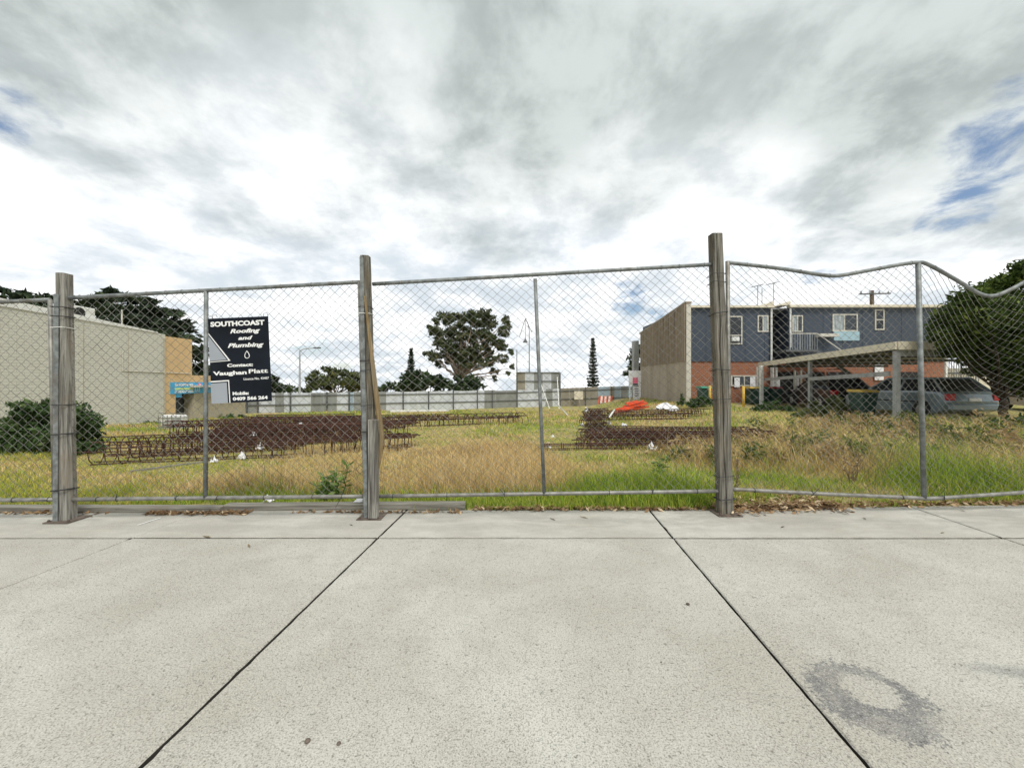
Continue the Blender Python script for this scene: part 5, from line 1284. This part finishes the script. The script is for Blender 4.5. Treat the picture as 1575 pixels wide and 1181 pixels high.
    for _ in range(420):
        y = 6.0+rs.random()*5; x = 2.7+.5*rs.random()+rs.random()*(1.36*y-2.9)
        if x > 11.8 or (y > 7.7 and x < 6.4): continue
        r_ = .09+.15*rs.random(); sc.append((x, y, G(x, y)+r_*.7+.25*rs.random()*min(1, (x-2)/3))); sr.append((r_, r_, r_*(.8+.6*rs.random())))
    sc, sr = np.array(sc), np.array(sr); h_ = rs.random(len(sc)) < .45
    for nm, lab, sel, mat, dn in (('dry_scrub', 'tangled dry weeds rising from the grass at the right', ~h_, 'scrub_dry', 60), ('green_scrub', 'dark green leafy weeds mixed into the dry growth at the right', h_, 'weed_dark', 70)):
        V, T, ti2 = leaf_cloud(sc[sel], sr[sel], [dn]*int(sel.sum()), .042, rs, 0, .3); o = np_mesh(nm, V, T, mat, tint=ti2); tag(o, lab, 'weeds', kind='stuff')
    # tall seed stalks
    n2 = 5200; Y2 = 4.5+rs.random(n2)**1.3*7; X2 = (rs.random(n2)*2-1)*1.35*Y2
    t2 = sm(-4.0, -3.0, X2+.25*(Y2-5))*(1-sm(.5, 1.5, X2))*(1-sm(8, 9.5, Y2))+sm(2.8, 3.8, X2)*sm(5.5, 6.5, Y2)
    k2 = rs.random(n2) < t2*(.5+.5*fbm(X2, Y2, 1.3, 4)); X2, Y2 = X2[k2], Y2[k2]; n2 = len(X2)
    o = blades('seed_stalks', X2, Y2, .32+.28*rs.random(n2), np.full(n2, .006), STRAW[rs.integers(0, 4, n2)]*.85, .35, 9); tag(o, 'thin dry seed stalks standing above the straw grass', 'grass', kind='stuff')
field()
def litter():
    rs = np.random.default_rng(8); V = []; ti = []
    def strip(n, x0, x1, spread, yb):
        for _ in range(n):
            x = x0+(x1-x0)*rs.random(); y = yb(x)+abs(rs.normal())*spread*(1 if rs.random() < .8 else -.5)
            L = .016+.026*rs.random(); a = rs.random()*6.28; w_ = L*(.25+.25*rs.random()); z = .006+.03*rs.random()*min(1, spread*8)
            d = np.array((math.cos(a), math.sin(a), rs.normal()*.35)); e = np.array((-math.sin(a), math.cos(a), rs.normal()*.5)); p = np.array((x, y, z))
            V.extend([p-d*L, p+e*w_, p+d*L, p-e*w_]); ti.extend([rs.random()]*4)
    ed = lambda x: 3.97+.1*float(sm(1.8, 3.2, x))+.1*float(sm(3, 6, x))
    strip(2400, 2.05, 3.4, .16, lambda x: ed(x)-.02); strip(800, 3.3, 6, .07, lambda x: ed(x)-.01); strip(600, -.4, 2.0, .04, lambda x: ed(x)-.01); strip(420, -3.6, -2.6, .04, lambda x: 3.83); strip(110, -5.6, -4, .03, lambda x: 3.84); strip(120, -2.2, -.5, .02, lambda x: 3.87)
    V = np.array(V); o = np_mesh('leaf_litter', V, np.arange(len(V)).reshape(-1, 4), 'leaf', tint=np.array(ti)); tag(o, 'brown fallen leaves drifted along the edge of the concrete', 'leaves', kind='stuff')
litter()
def leafy_weed(lab, u, v, y, h, nst, seed, mat='weed', spread=.5, leaf=.05):
    rs = np.random.default_rng(seed); p = px(u, v, y); z = G(p.x, y); t = thing('leafy_weed', (p.x, y, z), lab, 'weed', 'leafy weeds near the fence')
    V = []; ti = []
    for s in range(nst):
        a = rs.random()*6.28; ln = spread*h*rs.random(); top = Vector((p.x+math.cos(a)*ln, y+math.sin(a)*ln, z+h*(.65+.35*rs.random())))
        pts, rr = limb((p.x+rs.normal()*.02, y+rs.normal()*.02, z), top, .006, .002, rs); MB().tube(pts, rr, 5).build('stem', 'stick' if mat in ('dock', 'leaf') else mat, t)
        for k in range(16):
            f = .15+.85*rs.random(); i = min(5, int(f*6)); q = np.array(pts[i].lerp(pts[i+1], f*6-i)); d = rs.normal(size=3); d[2] = abs(d[2])*.6; d /= np.linalg.norm(d); e = np.cross(d, rs.normal(size=3)); e /= np.linalg.norm(e); L = leaf*(.5+.7*rs.random())
            V += [q, q+d*L+e*L*.35, q+d*L*2, q+d*L-e*L*.35]; ti += [rs.random()]*4
    np_mesh('leaves', np.array(V), np.arange(len(V)).reshape(-1, 4), mat, t, tint=np.array(ti))
leafy_weed('leafy green weed just left of the middle post', 522, 765, 4.35, .42, 6, 1)
leafy_weed('low green weed against the foot of the middle post', 500, 768, 4.3, .22, 5, 2, spread=.8)
leafy_weed('upright dark red dock seed head behind the tallest post', 1134, 745, 4.5, .55, 4, 3, 'dock', .25, .014)
leafy_weed('green weed in the dry grass left of the tallest post', 1010, 720, 5.4, .3, 6, 4, spread=.9)
leafy_weed('leafy weed in the tall growth left of the bent panel upright', 1395, 700, 6.2, .5, 7, 5, spread=.8)
leafy_weed('pale dry weed with stiff stems right of the tallest post', 1310, 735, 5.1, .5, 9, 6, 'leaf', .8, .022)
